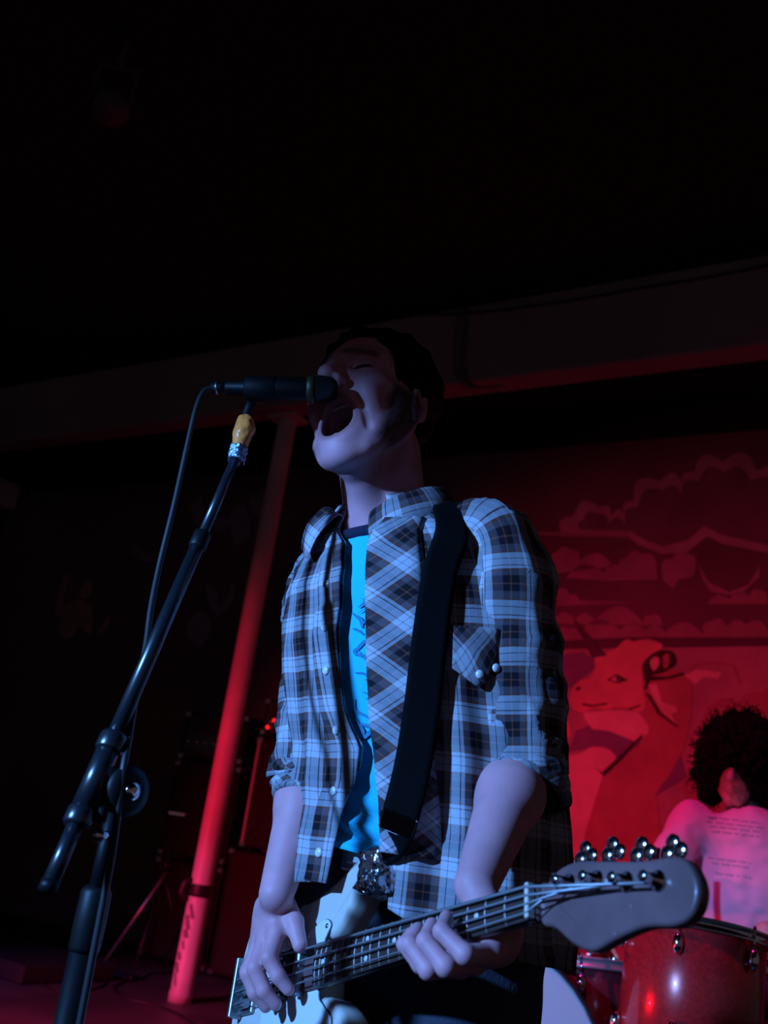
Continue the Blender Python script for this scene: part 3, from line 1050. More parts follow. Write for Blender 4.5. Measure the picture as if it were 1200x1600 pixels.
def body_sdf(P):
    d = near(P, HC, .21, lambda q: head_sdf(q))
    d = smin(d, near(P, NECK0 + ZZ * .03, .20, neck_sdf), .014)
    # trunk, hidden under the clothes
    t = ell(P, V(.055, 1.36, 1.24), (.135, .085, .17), np.stack([TL, TF, ZZ]))
    t = smin(t, ell(P, V(.105, 1.375, 1.00), (.13, .085, .14), np.stack([TL, TF, ZZ])), .05)
    t = smin(t, cap(P, SHL - ZZ * .015, SHR - ZZ * .015, .034, .034), .03)
    for s, sx in ((1, .075), (-1, -.075)):
        h = V(.112, 1.375, .93) + TL * sx
        t = smin(t, cap(P, h, h - ZZ * .22, .075, .062), .03)
    d = smin(d, t, .03)
    d = smin(d, limb(P, SHL, ELL, WRL, (.030, .032, .037, .0225)), .012)
    d = smin(d, limb(P, SHR, ELR, WRR, (.030, .030, .034, .0215)), .012)
    d = smin(d, near(P, HLC, .13, hand_left), .005)
    d = smin(d, near(P, HRC, .13, hand_right), .005)
    return d


singer = empty('person', V(.115, 1.38, 0), 'singing bassist in an open blue plaid shirt, head back, mouth wide open', 'person')
skin_m = mat('skin', (.6, .4, .35), .5, attr='tint', bump=.12, bscale=700, spec=.35)
bodyo = sdf_mesh('body', body_sdf, (-.23, .84, .70), (.33, 1.53, 1.73), .0026, skin_m, singer, skin_color)

# teeth
b = MB()
for k in range(-4, 5):
    x = k * .0052
    b.box(hp(x, .074 - 14 * x * x, -.0455), (.0024, .003, .0032), [HL, HF, HU], .001)
b.build('upper_teeth', mat('teeth', (.55, .50, .42), .3), bodyo)
b = MB()
for k in range(-3, 4):
    x = k * .0048
    b.box(hp(x, .069 - 14 * x * x, -.1005), (.0022, .0028, .004), [HL, HF, HU], .001)
b.build('lower_teeth', MATS['teeth'], bodyo)
# closed lashes
for s in (-1, 1):
    pts = []
    for t in np.linspace(-1, 1, 9):
        xx = .031 + t * .0135
        zz = .0058 + 7 * (t * .0135) ** 2
        pts.append(hp(s * xx, .0858 - 30 * (t * .0135) ** 2, zz - .0005))
    MB().tube(pts, [.0004, .0009, .0012, .0013, .0013, .0013, .0012, .0009, .0005], 6).build('eyelashes', mat('lash', (.015, .01, .01), .7), bodyo)

hair_m = mat('dark_hair', (.007, .005, .005), .7, spec=.12, bump=.6, bscale=350)


def hair_sdf(P):
    Q = (P - HC) @ HAX.T
    X = Q.copy(); X[:, 0] = np.abs(X[:, 0])
    x, y, z = X[:, 0], X[:, 1], X[:, 2]
    d = ell(X, (0, -.009, .045), (.083, .099, .090))
    d = smin(d, ell(X, (.074, -.002, .022), (.017, .028, .030)), .01)
    n = noise3(Q * V(1, .45, .6), 120, 9) * .0042 + noise3(Q * V(1, .4, .6), 55, 8) * .006
    d = d - n - .001
    zc = np.interp(y, [-.2, -.10, -.035, -.016, .006, .018, .034, .042, .054, .068, .1], [-.085, -.072, -.055, -.006, -.006, -.026, -.030, .004, .050, .072, .080])
    zc = zc + .006 * noise3(Q, 160, 12)
    g = (zc - z) * .55
    d = smax(d, g, .006)
    return smax(d, -(ell(X, (0, -.006, .042), (.067, .085, .075))), .002)


sdf_mesh('hair', hair_sdf, HC - .18, HC + .19, .003, hair_m, singer)

# ================================================================== the singer's clothes
plaid = plaid_material('plaid_cloth')
plaid_sl = plaid_material('plaid_sleeve_cloth', 0.06)
plaid_bias = plaid_material('plaid_bias_cloth', math.radians(45), .054, 1.0)


def prof(z, T):
    T = np.asarray(T, float)
    return np.array([np.interp(z, T[:, 0], T[:, k]) for k in range(1, T.shape[1])])


# height, centre x, centre y, half width along his left, half depth
TORSO = [(.80, .114, 1.372, .176, .146), (.90, .112, 1.370, .174, .142), (1.00, .108, 1.366, .172, .137), (1.10, .097, 1.360, .172, .133),
         (1.20, .078, 1.354, .174, .131), (1.28, .062, 1.348, .176, .127), (1.33, .051, 1.344, .174, .119), (1.365, .044, 1.343, .160, .108),
         (1.390, .038, 1.343, .138, .098), (1.410, .031, 1.344, .114, .088), (1.430, .024, 1.345, .090, .078), (1.446, .019, 1.346, .073, .070)]


def torso_pt(z, th, grow=0.0):
    cx, cy, a, b = prof(z, TORSO)
    e = .86
    s, c = np.sin(th), np.cos(th)
    l = (a + grow) * np.sign(s) * abs(s) ** e
    f = (b + grow) * np.sign(c) * abs(c) ** e
    k = min(max((z - 1.12) / .27, 0), 1)
    return V(cx, cy, z + k * (.10 * l - .20 * f + .008)) + TL * l + TF * f


def cloth_noise(P, amp, f, seed):
    return amp * (noise3(P, f, seed) + .5 * noise3(P, f * 2.1, seed + 1))


# opening of the shirt: azimuth of each front edge by height
TH_R = ([.84, .95, .99, 1.025, 1.065, 1.105, 1.155, 1.195, 1.255, 1.29, 1.345, 1.385, 1.41],
        [-.16, -.10, -.08, -.04, .02, .03, -.06, -.08, -.09, -.06, -.07, -.12, -.30])      # his right edge
TH_L = ([.84, .95, 1.005, 1.045, 1.085, 1.135, 1.195, 1.255, 1.315, 1.365, 1.385, 1.41],
        [.30, .25, .22, .20, .16, .125, .12, .125, .125, .12, .16, .34])                    # his left edge


def shirt_rows(zs, thf, n, grow, seed, fold):
    G = np.zeros((len(zs), n, 3)); UVm = np.zeros((len(zs), n, 2))
    for i, z in enumerate(zs):
        a, b = thf(z)
        th = np.linspace(a, b, n)
        cx, cy, wa, wb = prof(z, TORSO)
        for j, t in enumerate(th):
            p = torso_pt(z, t, grow)
            out = unit(TL * math.sin(t) + TF * math.cos(t))
            soft = min(1, .12 + 7 * min(j, n - 1 - j) / n)
            w = soft * cloth_noise(np.array([[t * .16, z * .45, seed]]), .008, 15, seed)[0] + soft * .0045 * (1 - abs(noise3(np.array([[t * .22 + z * .5, z * .9 - t * .1, seed + 3.]]), 19, seed)[0])) ** 3
            # long soft pleats falling towards the hem
            w += fold * min(1, .25 + 2.2 * min(j, n - 1 - j) / n * 4) * (1.33 - min(z, 1.33)) * (.6 + .75 * math.sin(t * 17 + 3 * noise3(np.array([[z * .6, seed, 0.]]), 4, seed)[0] + seed))
            G[i, j] = p + out * w
            UVm[i, j] = (t * .165, z + .04 * (1 - math.cos(t)) * max(0, z - 1.33))
    return G, UVm


edge = lambda z, T: float(np.interp(z, T[0], T[1]))
zs = np.concatenate([np.linspace(.862, 1.33, 62), np.linspace(1.337, 1.445, 26)])
Gm, Um = shirt_rows(zs, lambda z: (edge(z, TH_L), 2 * math.pi + edge(z, TH_R)), 150, .006, 2, .035)
# the hem: higher on his right front, dipping at the back and on his left front
def hem_lift(th):
    t = (th + math.pi) % (2 * math.pi) - math.pi
    return .032 + .055 * math.exp(-((t + .25) / .75) ** 2) + .012 * math.sin(2 * t) - .012 * math.exp(-((t - .9) / .5) ** 2)


for i, z in enumerate(zs):
    k = np.clip((1.12 - z) / .258, 0, 1)
    for j in range(Gm.shape[1]):
        th = edge(z, TH_L) + (2 * math.pi + edge(z, TH_R) - edge(z, TH_L)) * j / (Gm.shape[1] - 1)
        Gm[i, j, 2] += hem_lift(th) * k
        Um[i, j, 1] += hem_lift(th) * k
shirt = grid_mesh('plaid_shirt', Gm, Um, plaid, singer, thick=.0022)

# front bands: his right one carries the snaps, his left one is turned to show the bias cut facing
for nm, T, sgn, wid, m, lift in (('front_band', TH_R, -1, .032, plaid_sl, .004), ('front_facing', TH_L, 1, .052, plaid_bias, .012)):
    zz = np.linspace(.945 if sgn < 0 else .99, 1.402, 70)
    G = np.zeros((len(zz), 8, 3)); U = np.zeros((len(zz), 8, 2))
    for i, z in enumerate(zz):
        cx, cy, a, bb = prof(z, TORSO)
        t0 = edge(z, T)
        for j in range(8):
            q = j / 7
            t = t0 + sgn * q * wid / .13
            p = torso_pt(z, t, .006)
            out = unit(TL * math.sin(t) + TF * math.cos(t))
            l = lift * (1 - q) ** .6 + (.0025 if sgn < 0 else .0075) - .004 * (q > .98)
            w = .004 * noise3(np.array([[z, q * .1, 3.]]), 14, 5)[0] + .25 * .035 * (1.33 - min(z, 1.33)) * (.6 + .75 * math.sin(t * 17 + 3 * noise3(np.array([[z * .6, 2, 0.]]), 4, 2)[0] + 2))
            G[i, j] = p + out * (l + w)
            U[i, j] = (q * wid, z * 1.0)
    o = grid_mesh(nm, G, U, m, shirt, thick=.002)
    if sgn < 0:
        snap = mat('pearl_snap', (.85, .85, .88), .2, 0, .8, coat=.6)
        for z in (.975, 1.05, 1.125, 1.20, 1.262, 1.322):
            i = int(np.argmin(abs(zz - z)))
            p = G[i, 3]
            out = unit(np.cross(G[i, 5] - G[i, 1], G[min(i + 2, 69), 3] - G[i - 2, 3]))
            if out @ TF < 0: out = -out
            MB().lathe(p + out * .001, out, [(0, .0058), (.002, .0056), (.0032, .0045), (.0036, .002)], 14).build('snap', snap, shirt)

# chest pocket flap on his left breast
zz = np.linspace(1.208, 1.258, 8)
G = np.zeros((8, 12, 3)); U = np.zeros((8, 12, 2))
for i, z in enumerate(zz):
    for j in range(12):
        t = .69 + j / 11 * .40
        zc = z - (.020 * (1 - abs(j / 11 - .5) * 2) if i < 3 else 0) * (1 - i / 3)
        p = torso_pt(zc, t, .0195 + .004 * noise3(np.array([[t, z, 0.]]), 9, 4)[0])
        G[i, j] = p; U[i, j] = (t * .165 + .02, z)
pk = grid_mesh('pocket_flap', G, U, plaid_bias, shirt, thick=.003)
for j in (6, 10):
    p = G[1, j]; out = unit(TL * math.sin(.69 + j / 11 * .40) + TF * math.cos(.69 + j / 11 * .40))
    MB().lathe(p + out * .001, out, [(0, .0055), (.002, .0052), (.0034, .003)], 12).build('snap', MATS['pearl_snap'], shirt)


# sleeves
def sleeve(name, pts, rads, n, m, seed, parent, flat=.94, wr=.010, flare=0):
    C = spline(pts, n); Rr = np.interp(np.linspace(0, 1, n), np.linspace(0, 1, len(rads)), rads)
    T = np.gradient(C, axis=0); T /= np.linalg.norm(T, axis=1)[:, None]
    x = unit(TF - T[0] * (TF @ T[0]))
    G = np.zeros((n, 56, 3)); U = np.zeros((n, 56, 2))
    s = 0
    L = np.concatenate([[0], np.cumsum(np.linalg.norm(np.diff(C, axis=0), axis=1))])
    for i in range(n):
        x = unit(x - T[i] * (x @ T[i])); y = np.cross(T[i], x)
        th = np.linspace(0, 2 * math.pi, 56, endpoint=False)
        for j, t in enumerate(th):
            d = x * math.cos(t) + y * math.sin(t)
            tw = L[i] * 60 + 1.6 * math.sin(t + seed) + .8 * math.sin(2 * t + seed * 2)
            f = L[i] / L[-1]
            w = wr * (.35 + .65 * f) * (.6 * math.sin(tw) * (.5 + .5 * math.sin(t * 1 + seed + f * 4))) + cloth_noise((C[i] + d * .05)[None], .006, 20, seed)[0] + .006 * (1 - abs(noise3((C[i] + d * .05 + T[i] * math.sin(t) * .03)[None], 26, seed + 4)[0])) ** 4
            G[i, j] = C[i] + d * (Rr[i] * (1 if abs(math.cos(t)) > .5 else flat) + w)
            U[i, j] = (t * .056, L[i])
    return grid_mesh(name, G, U, m, parent, closed=True, thick=.0022), C, T


def cuff(pts, r0, r1, m, seed):
    """rolled-up cuff: three bulging turns of cloth"""
    C = spline(pts, 22)
    T = np.gradient(C, axis=0); T /= np.linalg.norm(T, axis=1)[:, None]
    x = unit(TF - T[0] * (TF @ T[0]))
    rows = []
    f = np.linspace(0, 1, 22)
    R = r0 + (r1 - r0) * f + .006 * np.abs(np.sin(f * math.pi * 2.5)) ** .5
    R[0] -= .010; R[-1] -= .009; R[-2] -= .003
    G = np.zeros((22, 56, 3)); U = np.zeros((22, 56, 2))
    for i in range(22):
        x = unit(x - T[i] * (x @ T[i])); y = np.cross(T[i], x)
        for j in range(56):
            t = 2 * math.pi * j / 56
            d = x * math.cos(t) + y * math.sin(t)
            w = cloth_noise((C[i] + d * .05)[None], .0042, 30, seed)[0] + .003 * math.sin(3 * t + i * .5 + seed)
            G[i, j] = C[i] + d * (R[i] + w)
            U[i, j] = (t * .056 + .013, -f[i] * .075 + .02)
    return grid_mesh('rolled_cuff', G, U, m, shirt, closed=True, thick=.0022)


dL = unit(ELL - SHL)
sleeve('sleeve', [SHL - TL * .055 + ZZ * .012, SHL - TL * .010 + ZZ * .002, SHL + dL * .06 + TL * .002, SHL + dL * .14, ELL - dL * .05, ELL + dL * .012], [.046, .056, .060, .061, .059, .054], 60, plaid_sl, 3, shirt)
fL = unit(WRL - ELL)
cuff([ELL - dL * .030, ELL + dL * .006, ELL + dL * .022 + fL * .020], .050, .052, plaid_bias, 5)
dR = unit(ELR - SHR)
sleeve('sleeve', [SHR + TL * .055 + ZZ * .012, SHR + TL * .010 + ZZ * .002, SHR + dR * .06, SHR + dR * .14, ELR - dR * .05, ELR + dR * .012], [.044, .053, .056, .054, .051, .048], 60, plaid_sl, 8, shirt)
fR = unit(WRR - ELR)
cuff([ELR - dR * .012, ELR + dR * .016, ELR + dR * .03 + fR * .016], .044, .045, plaid_bias, 11)

# collar: stand plus two falling leaves with points
def collar():
    n, m = 61, 9
    G = np.zeros((m, n, 3)); U = np.zeros((m, n, 2))
    cN = NECK0 + V(.004, .004, .026)
    ax = unit(hp(0, -.03, -.05) - NECK0)
    for j in range(n):
        t = -math.pi + (j / (n - 1)) * 2 * math.pi        # 0 = back, +-pi = front
        a = t
        dirv = unit(-TF * math.cos(a) + TL * math.sin(a))
        fr = (abs(a) / math.pi)                           # 1 at the front ends
        gap = fr ** 2.2
        side = math.copysign(1, a)
        r = .068 + .022 * gap
        up = (.066 + .012 * side) * (1 - gap) - .004 * gap
        top = cN + dirv * r + ax * up + TL * side * .026 * gap + TF * .004 * gap
        dn = dirv * (.026 + .012 * gap) - ax * .058 - ZZ * .018 * gap ** 2 + TL * side * .030 * gap ** 2
        for i in range(m):
            q = i / (m - 1)
            if q < .25:
                p = cN + dirv * (r - .008) + ax * (-.010 * (1 - gap) - .012 + (up + .012) * (q / .25)) + TL * side * .026 * gap + TF * .004 * gap
            else:
                s = (q - .25) / .75
                p = top + dn * s + dirv * (.010 * math.sin(math.pi * s))
            G[i, j] = p + dirv * .002 * noise3(p[None], 40, 6)[0]
            U[i, j] = (a * .08 + .01, q * .075)
    return grid_mesh('collar', G, U, plaid, shirt, thick=.003, sub=1)


collar()

# ---- T-shirt
tee_m = mat('blue_cotton', (.03, .58, .82), .9, spec=.1, bump=.15, bscale=500)
navy_m = mat('navy_rib', (.02, .025, .05), .9, spec=.1)
tz = np.linspace(.985, 1.400, 66)
G = np.zeros((66, 90, 3)); U = np.zeros((66, 90, 2))
for i, z in enumerate(tz):
    for j in range(90):
        t = 2 * math.pi * j / 90
        p = torso_pt(z, t, -.007 + .004 * np.clip((1.12 - z) / .1, 0, 1) * max(0, math.cos(t)))
        out = unit(TL * math.sin(t) + TF * math.cos(t))
        low = np.clip((1.09 - z) / .09, 0, 1)
        w = low * .007 * math.sin(z * 210 + 2.2 * math.sin(t * 2 + 1) + t) * (.6 + .4 * math.cos(t)) + cloth_noise(p[None], .0022, 24, 7)[0]
        G[i, j] = p + out * w - ZZ * .020 * (z < 1.2) * math.sin(t) * np.clip((1.2 - z) / .2, 0, 1)
        U[i, j] = (t * .15, z)
tee = grid_mesh('t_shirt', G, U, tee_m, singer, closed=True, thick=.0015)
b = MB()
ring = []
for j in range(48):
    t = 2 * math.pi * j / 48
    ring.append(torso_pt(1.399, t, -.007))
b.tube(ring + ring[:1], .0085, 10, cap=False)
b.build('neck_band', navy_m, tee)
# faded print on the chest: loose blots of ink only
ink = mat('grey_blue_ink', (.045, .24, .38), .9, spec=.1)
ink2 = mat('ochre_ink', (.22, .24, .16), .9, spec=.1)


def tee_blot(pts, m, name='print'):
    P = closed_spline(pts, 24)
    vs = [torso_pt(z, t, -.0035 + .004 * np.clip((1.12 - z) / .1, 0, 1)) for t, z in P]
    c = np.mean(P, 0)
    vs.append(torso_pt(c[1], c[0], -.003 + .004 * np.clip((1.12 - c[1]) / .1, 0, 1)))
    MB().add(vs, [(i, (i + 1) % 24, 24) for i in range(24)]).build(name, m, tee)


def tee_stroke(pts, wid, m):
    P = spline(pts, 26)
    T = np.gradient(P, axis=0)
    Nn = np.stack([-T[:, 1], T[:, 0] * .15], 1)
    vs = []
    for (t, z), d, q in zip(P, T, np.linspace(0, 1, 26)):
        dd = np.array([d[0] * .13, d[1]]); dd /= np.linalg.norm(dd) + 1e-9
        w = wid * (.35 + .65 * math.sin(math.pi * q))
        for s in (-1, 1):
            tt, zz = t - s * dd[1] * w / .13, z + s * dd[0] * w
            vs.append(torso_pt(zz, tt, -.0040 + .004 * np.clip((1.12 - zz) / .1, 0, 1)))
    MB().add(vs, [(2 * i, 2 * i + 2, 2 * i + 3, 2 * i + 1) for i in range(25)]).build('print', m, tee)


rp = random.Random(11)
for k in range(22):
    z = 1.30 - .0085 * k + rp.uniform(-.004, .004)
    t = .035 + rp.uniform(-.07, .05)
    a = rp.uniform(-1.2, 1.2)
    L = rp.uniform(.012, .030)
    pts = [(t - L * 3 * math.cos(a) + rp.uniform(-.02, .02), z - L * .6 * math.sin(a)), (t + rp.uniform(-.03, .03), z + rp.uniform(-.006, .006)), (t + L * 3 * math.cos(a), z + L * .6 * math.sin(a))]
    tee_stroke(pts, rp.uniform(.0008, .0022), ink2 if k in (13, 14) else ink)

# ---- jeans, belt, shoes
denim = mat('dark_denim', (.035, .045, .075), .85, bump=.3, bscale=260, vary=.3, vscale=14)
HIP = V(.112, 1.378, .93)
KNL, KNR = V(.200, 1.30, .50), V(.020, 1.44, .50)
ANL, ANR = V(.225, 1.31, .085), V(.005, 1.50, .085)


def jeans_sdf(P):
    d = ell(P, HIP + ZZ * .00, (.165, .118, .125), np.stack([TL, TF, ZZ]))
    d = smin(d, ell(P, HIP + ZZ * .045, (.158, .112, .10), np.stack([TL, TF, ZZ])), .03)
    for hx, k, a in ((.082, KNL, ANL), (-.082, KNR, ANR)):
        h = HIP + TL * hx - ZZ * .05
        d = smin(d, chain(P, [h, k, a], (.100, .072, .062), .03), .03)
    d = d - .004 * noise3(P * V(1, 1, .7), 26, 2)
    d = smax(d, P[:, 2] - 1.005, .004)
    return smax(d, .075 - P[:, 2], .004)


jeans = sdf_mesh('jeans', jeans_sdf, (-.16, 1.12, .05), (.42, 1.66, 1.03), .007, denim, singer)
b = MB()
ring = [HIP + ZZ * .055 + TL * .158 * math.sin(t) + TF * .113 * math.cos(t) for t in np.linspace(0, 2 * math.pi, 49)]
belt = []
vs, fs = [], []
for p in ring:
    o = unit((p - HIP) * V(1, 1, 0))
    for (dz, do) in ((-.019, .0), (-.019, .004), (.019, .004), (.019, .0)):
        vs.append(p + ZZ * dz + o * (do + .002))
for i in range(48):
    for k in range(4):
        fs.append((i * 4 + k, (i + 1) * 4 + k, (i + 1) * 4 + (k + 1) % 4, i * 4 + (k + 1) % 4))
beltm = mat('belt_leather', (.03, .026, .028), .5)
belto = b.add(vs, fs).build('belt', beltm, singer)
bp = HIP + ZZ * .055 + TF * .121
MB().box(bp + TF * .002, (.030, .004, .023), [TL, TF, ZZ], .003).box(bp + TF * .006, (.020, .003, .014), [TL, TF, ZZ], .002).build('buckle', metal_m, belto)
shoe_m = mat('shoe_canvas', (.03, .03, .035), .8)
for a in (ANL, ANR):
    def shoe(P, a=a):
        f0 = V(a[0], a[1], .05)
        d = cap(P, f0 - TF * .02, f0 + TF * .13 - ZZ * .008, .048, .042)
        d = smin(d, cap(P, f0, f0 + ZZ * .05, .05, .048), .02)
        return smax(d, .004 - P[:, 2], .004)
    so = sdf_mesh('shoe', shoe, a + V(-.22, -.22, -.09), a + V(.14, .14, .06), .006, shoe_m, singer)
    MB().prism(closed_spline([(-.055, -.045), (.05, -.05), (.15, -.045), (.178, 0), (.15, .045), (.05, .05), (-.055, .045), (-.068, 0)], 32), V(a[0], a[1], .016), TF, TL, ZZ, .0155, .004).build('sole', mat('rubber_sole', (.5, .5, .5), .7), so)

# ================================================================== the bass guitar
cream = mat('cream_lacquer', (.74, .70, .62), .22, 0, .5, coat=.5)
white_plate = mat('white_plate', (.80, .84, .86), .3, coat=.3)
bass = empty('bass_guitar', gp(-.12, 0, -.02), 'cream bass guitar with pale pickguard slung low across the singer', 'guitar')


# body outline in metres (u along the neck, v up)
outline = [(.088, .110), (.062, .116), (.030, .108), (-.015, .094), (-.055, .088), (-.095, .098), (-.145, .118), (-.188, .112), (-.222, .072), (-.236, .010),
           (-.232, -.070), (-.208, -.140), (-.165, -.178), (-.120, -.172), (-.078, -.140), (-.046, -.112), (-.005, -.104), (.036, -.112), (.060, -.102),
           (.064, -.082), (.050, -.054), (.018, -.034), (-.006, -.026), (-.006, .026), (.018, .034), (.044, .054), (.064, .076), (.084, .094)]
OUT = closed_spline(outline, 140)
bbody = MB().prism(OUT, gp(0, 0, -.012), GU, GV, GW, .040, .008).build('body', cream, bass)
pgo = [(.003, .034), (.010, .046), (-.006, .054), (-.040, .046), (-.080, .046), (-.112, .040), (-.142, .010), (-.140, -.060), (-.162, -.110), (-.154, -.138),
       (-.118, -.138), (-.074, -.108), (-.034, -.080), (.008, -.076), (.030, -.074), (.034, -.058), (.012, -.042), (-.001, -.028), (-.001, .024)]
PGO = closed_spline(pgo, 90)
pg = MB().prism(PGO, gp(0, 0, -.009), GU, GV, GW, .0032, .0006).build('pickguard', white_plate, bass)
edge_b = MB()
rim = [gp(u, v, -.0112) for u, v in closed_spline([(u * 1.0, v) for u, v in pgo], 90)]
edge_b.tube(rim + rim[:1], .0010, 6, cap=False)
edge_b.build('pickguard_edge', mat('dark_ply', (.05, .06, .08), .5), pg)
b = MB()
for u, v in ((.003, .045), (-.040, .040), (-.09, .040), (-.135, .002), (-.152, -.128), (-.08, -.104), (-.03, -.074), (.026, -.068)):
    b = MB().lathe(gp(u, v, -.009), GW, [(0, .0034), (.001, .003), (.0014, .0016)], 10)
    b.build('screw', chrome, pg)
# split pickup, bridge, control knobs
mat('dull_chrome', (.35, .35, .37), .45, .9)
pkm = mat('black_plastic', (.015, .015, .017), .35)
for (u, v0, v1) in ((-.070, -.002, .028), (-.086, -.028, .002)):
    p = MB().box(gp(u, (v0 + v1) / 2, -.002), (.014, (v1 - v0) / 2, .007), [GU, GV, GW], .003).build('pickup', pkm, bass)
    for k in range(4):
        MB().lathe(gp(u + (.005 if k % 2 else -.005), v0 + (v1 - v0) * (k + .5) / 4, .005), GW, [(0, .0026), (.0012, .0022)], 8).build('pole_piece', chrome, p)
MB().box(gp(-.040, .0, -.002), (.006, .028, .007), [GU, GV, GW], .002).build('pickup_cover', MATS['dull_chrome'], bass)
br = MB().box(gp(-.185, 0, -.009), (.020, .032, .003), [GU, GV, GW], .001).build('bridge', MATS['dull_chrome'], bass)
MB().box(gp(-.203, 0, -.002), (.003, .036, .009), [GU, GV, GW], .001).build('bridge_lip', MATS['dull_chrome'], br)
for k in range(4):
    MB().tube([gp(-.195, -.0225 + k * .015, .0), gp(-.168, -.0225 + k * .015, .0)], .0052, 12).build('saddle', MATS['dull_chrome'], br)
for (u, v) in ((-.118, -.100), (-.140, -.122), (-.155, -.142)):
    MB().lathe(gp(u, v, -.009), GW, [(0, .010), (.010, .0095), (.014, .009), (.0145, .004)], 20).build('control_knob', chrome, bass)
for (u, v, n) in ((.082, .108, V(.85, .5, 0)), (-.236, 0, V(-1, 0, 0))):
    ax = GU * n[0] + GV * n[1]
    MB().lathe(gp(u, v, -.032), ax, [(0, .005), (.006, .004), (.010, .0085), (.014, .008)], 14).build('strap_button', chrome, bass)

# neck
maple = mat('maple', (.19, .10, .10), .35, vary=.2, vscale=30, coat=.3)
rosewood = mat('rosewood', (.055, .026, .020), .55, vary=.4, vscale=60)
wh = lambda u: .0240 + (.0155 - .0240) * u / GLEN          # half width along the neck
vs, fs = [], []
us = np.linspace(-.055, GLEN + .004, 26)
for u in us:
    w = wh(max(u, 0))
    th = .020 if u > .02 else .026
    for k in range(11):
        a = math.pi * k / 10
        vs.append(gp(u, -w * math.cos(a), -.005 - th * math.sin(a) ** .7))
for i in range(25):
    for k in range(10):
        fs.append((i * 11 + k, i * 11 + k + 1, (i + 1) * 11 + k + 1, (i + 1) * 11 + k))
    fs.append((i * 11 + 10, i * 11, (i + 1) * 11, (i + 1) * 11 + 10))
fs += [tuple(range(11))[::-1], tuple(25 * 11 + k for k in range(11))]
neck = MB().add(vs, fs, True).build('neck', maple, bass)
vs, fs = [], []
for u in np.linspace(0, GLEN, 14):
    w = wh(u)
    for k in range(9):
        v = -w + 2 * w * k / 8
        vs.append(gp(u, v, .0022 * (1 - (v / w) ** 2)))
    vs += [gp(u, w, -.006), gp(u, -w, -.006)]
for i in range(13):
    for k in range(11):
        fs.append((i * 11 + k, (i + 1) * 11 + k, (i + 1) * 11 + (k + 1) % 11, i * 11 + (k + 1) % 11))
fs += [tuple(range(11)), tuple(13 * 11 + k for k in range(11))[::-1]]
fb = MB().add(vs, fs).build('fretboard', rosewood, neck)
fret_m = mat('fret_wire', (.50, .48, .48), .55, .6)
NF = 20
tot = 1 - 2 ** (-(NF + .6) / 12)
fu = lambda n: GLEN * (1 - (1 - 2 ** (-n / 12)) / tot)
for n in range(1, NF + 1):
    u = fu(n); w = wh(u)
    MB().tube([gp(u, -w, -.0002), gp(u, -w * .5, .0020), gp(u, 0, .0026), gp(u, w * .5, .0020), gp(u, w, -.0002)], .0009, 6).build('fret', fret_m, neck)
dot_m = mat('pearl_dot', (.75, .75, .72), .3)
for n in (3, 5, 7, 9, 12, 15, 17, 19):
    u = (fu(n) + fu(n - 1)) / 2
    for v in ((-.010, .010) if n == 12 else (0,)):
        MB().lathe(gp(u, v, .0016), GW, [(0, .0034), (.0009, .0032)], 12).build('position_dot', dot_m, neck)
MB().box(gp(GLEN + .002, 0, .001), (.0025, .0155, .0045), [GU, GV, GW], .001).build('nut', mat('bone', (.7, .66, .55), .4), neck)
string_m = mat('steel_string', (.45, .45, .47), .5, .8)

# headstock: tuners in a row along the upper edge, curled tip
hs = [(0, -.016), (.022, -.022), (.050, -.036), (.078, -.042), (.110, -.034), (.150, -.026), (.190, -.026), (.212, -.018), (.222, .000), (.214, .018), (.196, .026),
      (.150, .026), (.100, .030), (.060, .033), (.030, .028), (.012, .018), (0, .016)]
HK = .82
BEND = -.10
HSP = closed_spline([(GLEN + .004 + u * HK, v + BEND * u) for u, v in hs], 90)
head_st = MB().prism(HSP, gp(0, 0, -.010), GU, GV, GW, .014, .003).build('headstock', maple, neck)
tun = [(.048, .014), (.090, .014), (.132, .010), (.174, .008)]
tun = [(u, v + BEND * u) for u, v in tun]
for k, (u, v) in enumerate(tun):
    u = GLEN + .004 + u * HK
    o = MB().lathe(gp(u, v, -.010), GW, [(0, .0085), (.002, .0085), (.003, .0050), (.016, .0042), (.018, .0048), (.019, .003)], 14).build('tuning_post', chrome, head_st)
    b = MB().tube([gp(u, v + .010, -.030), gp(u, v + .022, -.030)], .0028, 8)
    # clover shaped key
    ctr = gp(u, v + .029, -.030)
    for (du, dv) in ((0, .007), (.0075, -.001), (-.0075, -.001)):
        b.lathe(ctr + GU * du + GV * dv - GW * .0022, GW, [(0, .0058), (.0010, .0070), (.0034, .0070), (.0044, .0058)], 16)
    b.build('tuning_key', chrome, o)
    MB().box(gp(u, v, -.027), (.012, .014, .004), [GU, GV, GW], .0015).build('gear_plate', chrome, o)
for k in range(4):
    v0 = -.0225 + k * .015
    v1 = -.0112 + k * .0075
    tu, tv = tun[k]
    MB().tube([gp(-.195, v0, .006), gp(-.168, v0, .0075), gp(0, v0 * .80, .0075), gp(GLEN + .002, v1, .0052), gp(GLEN + .004 + tu * HK, tv - .004, .001)],
              .0009 + .0002 * k, 6).build('string', string_m, bass)

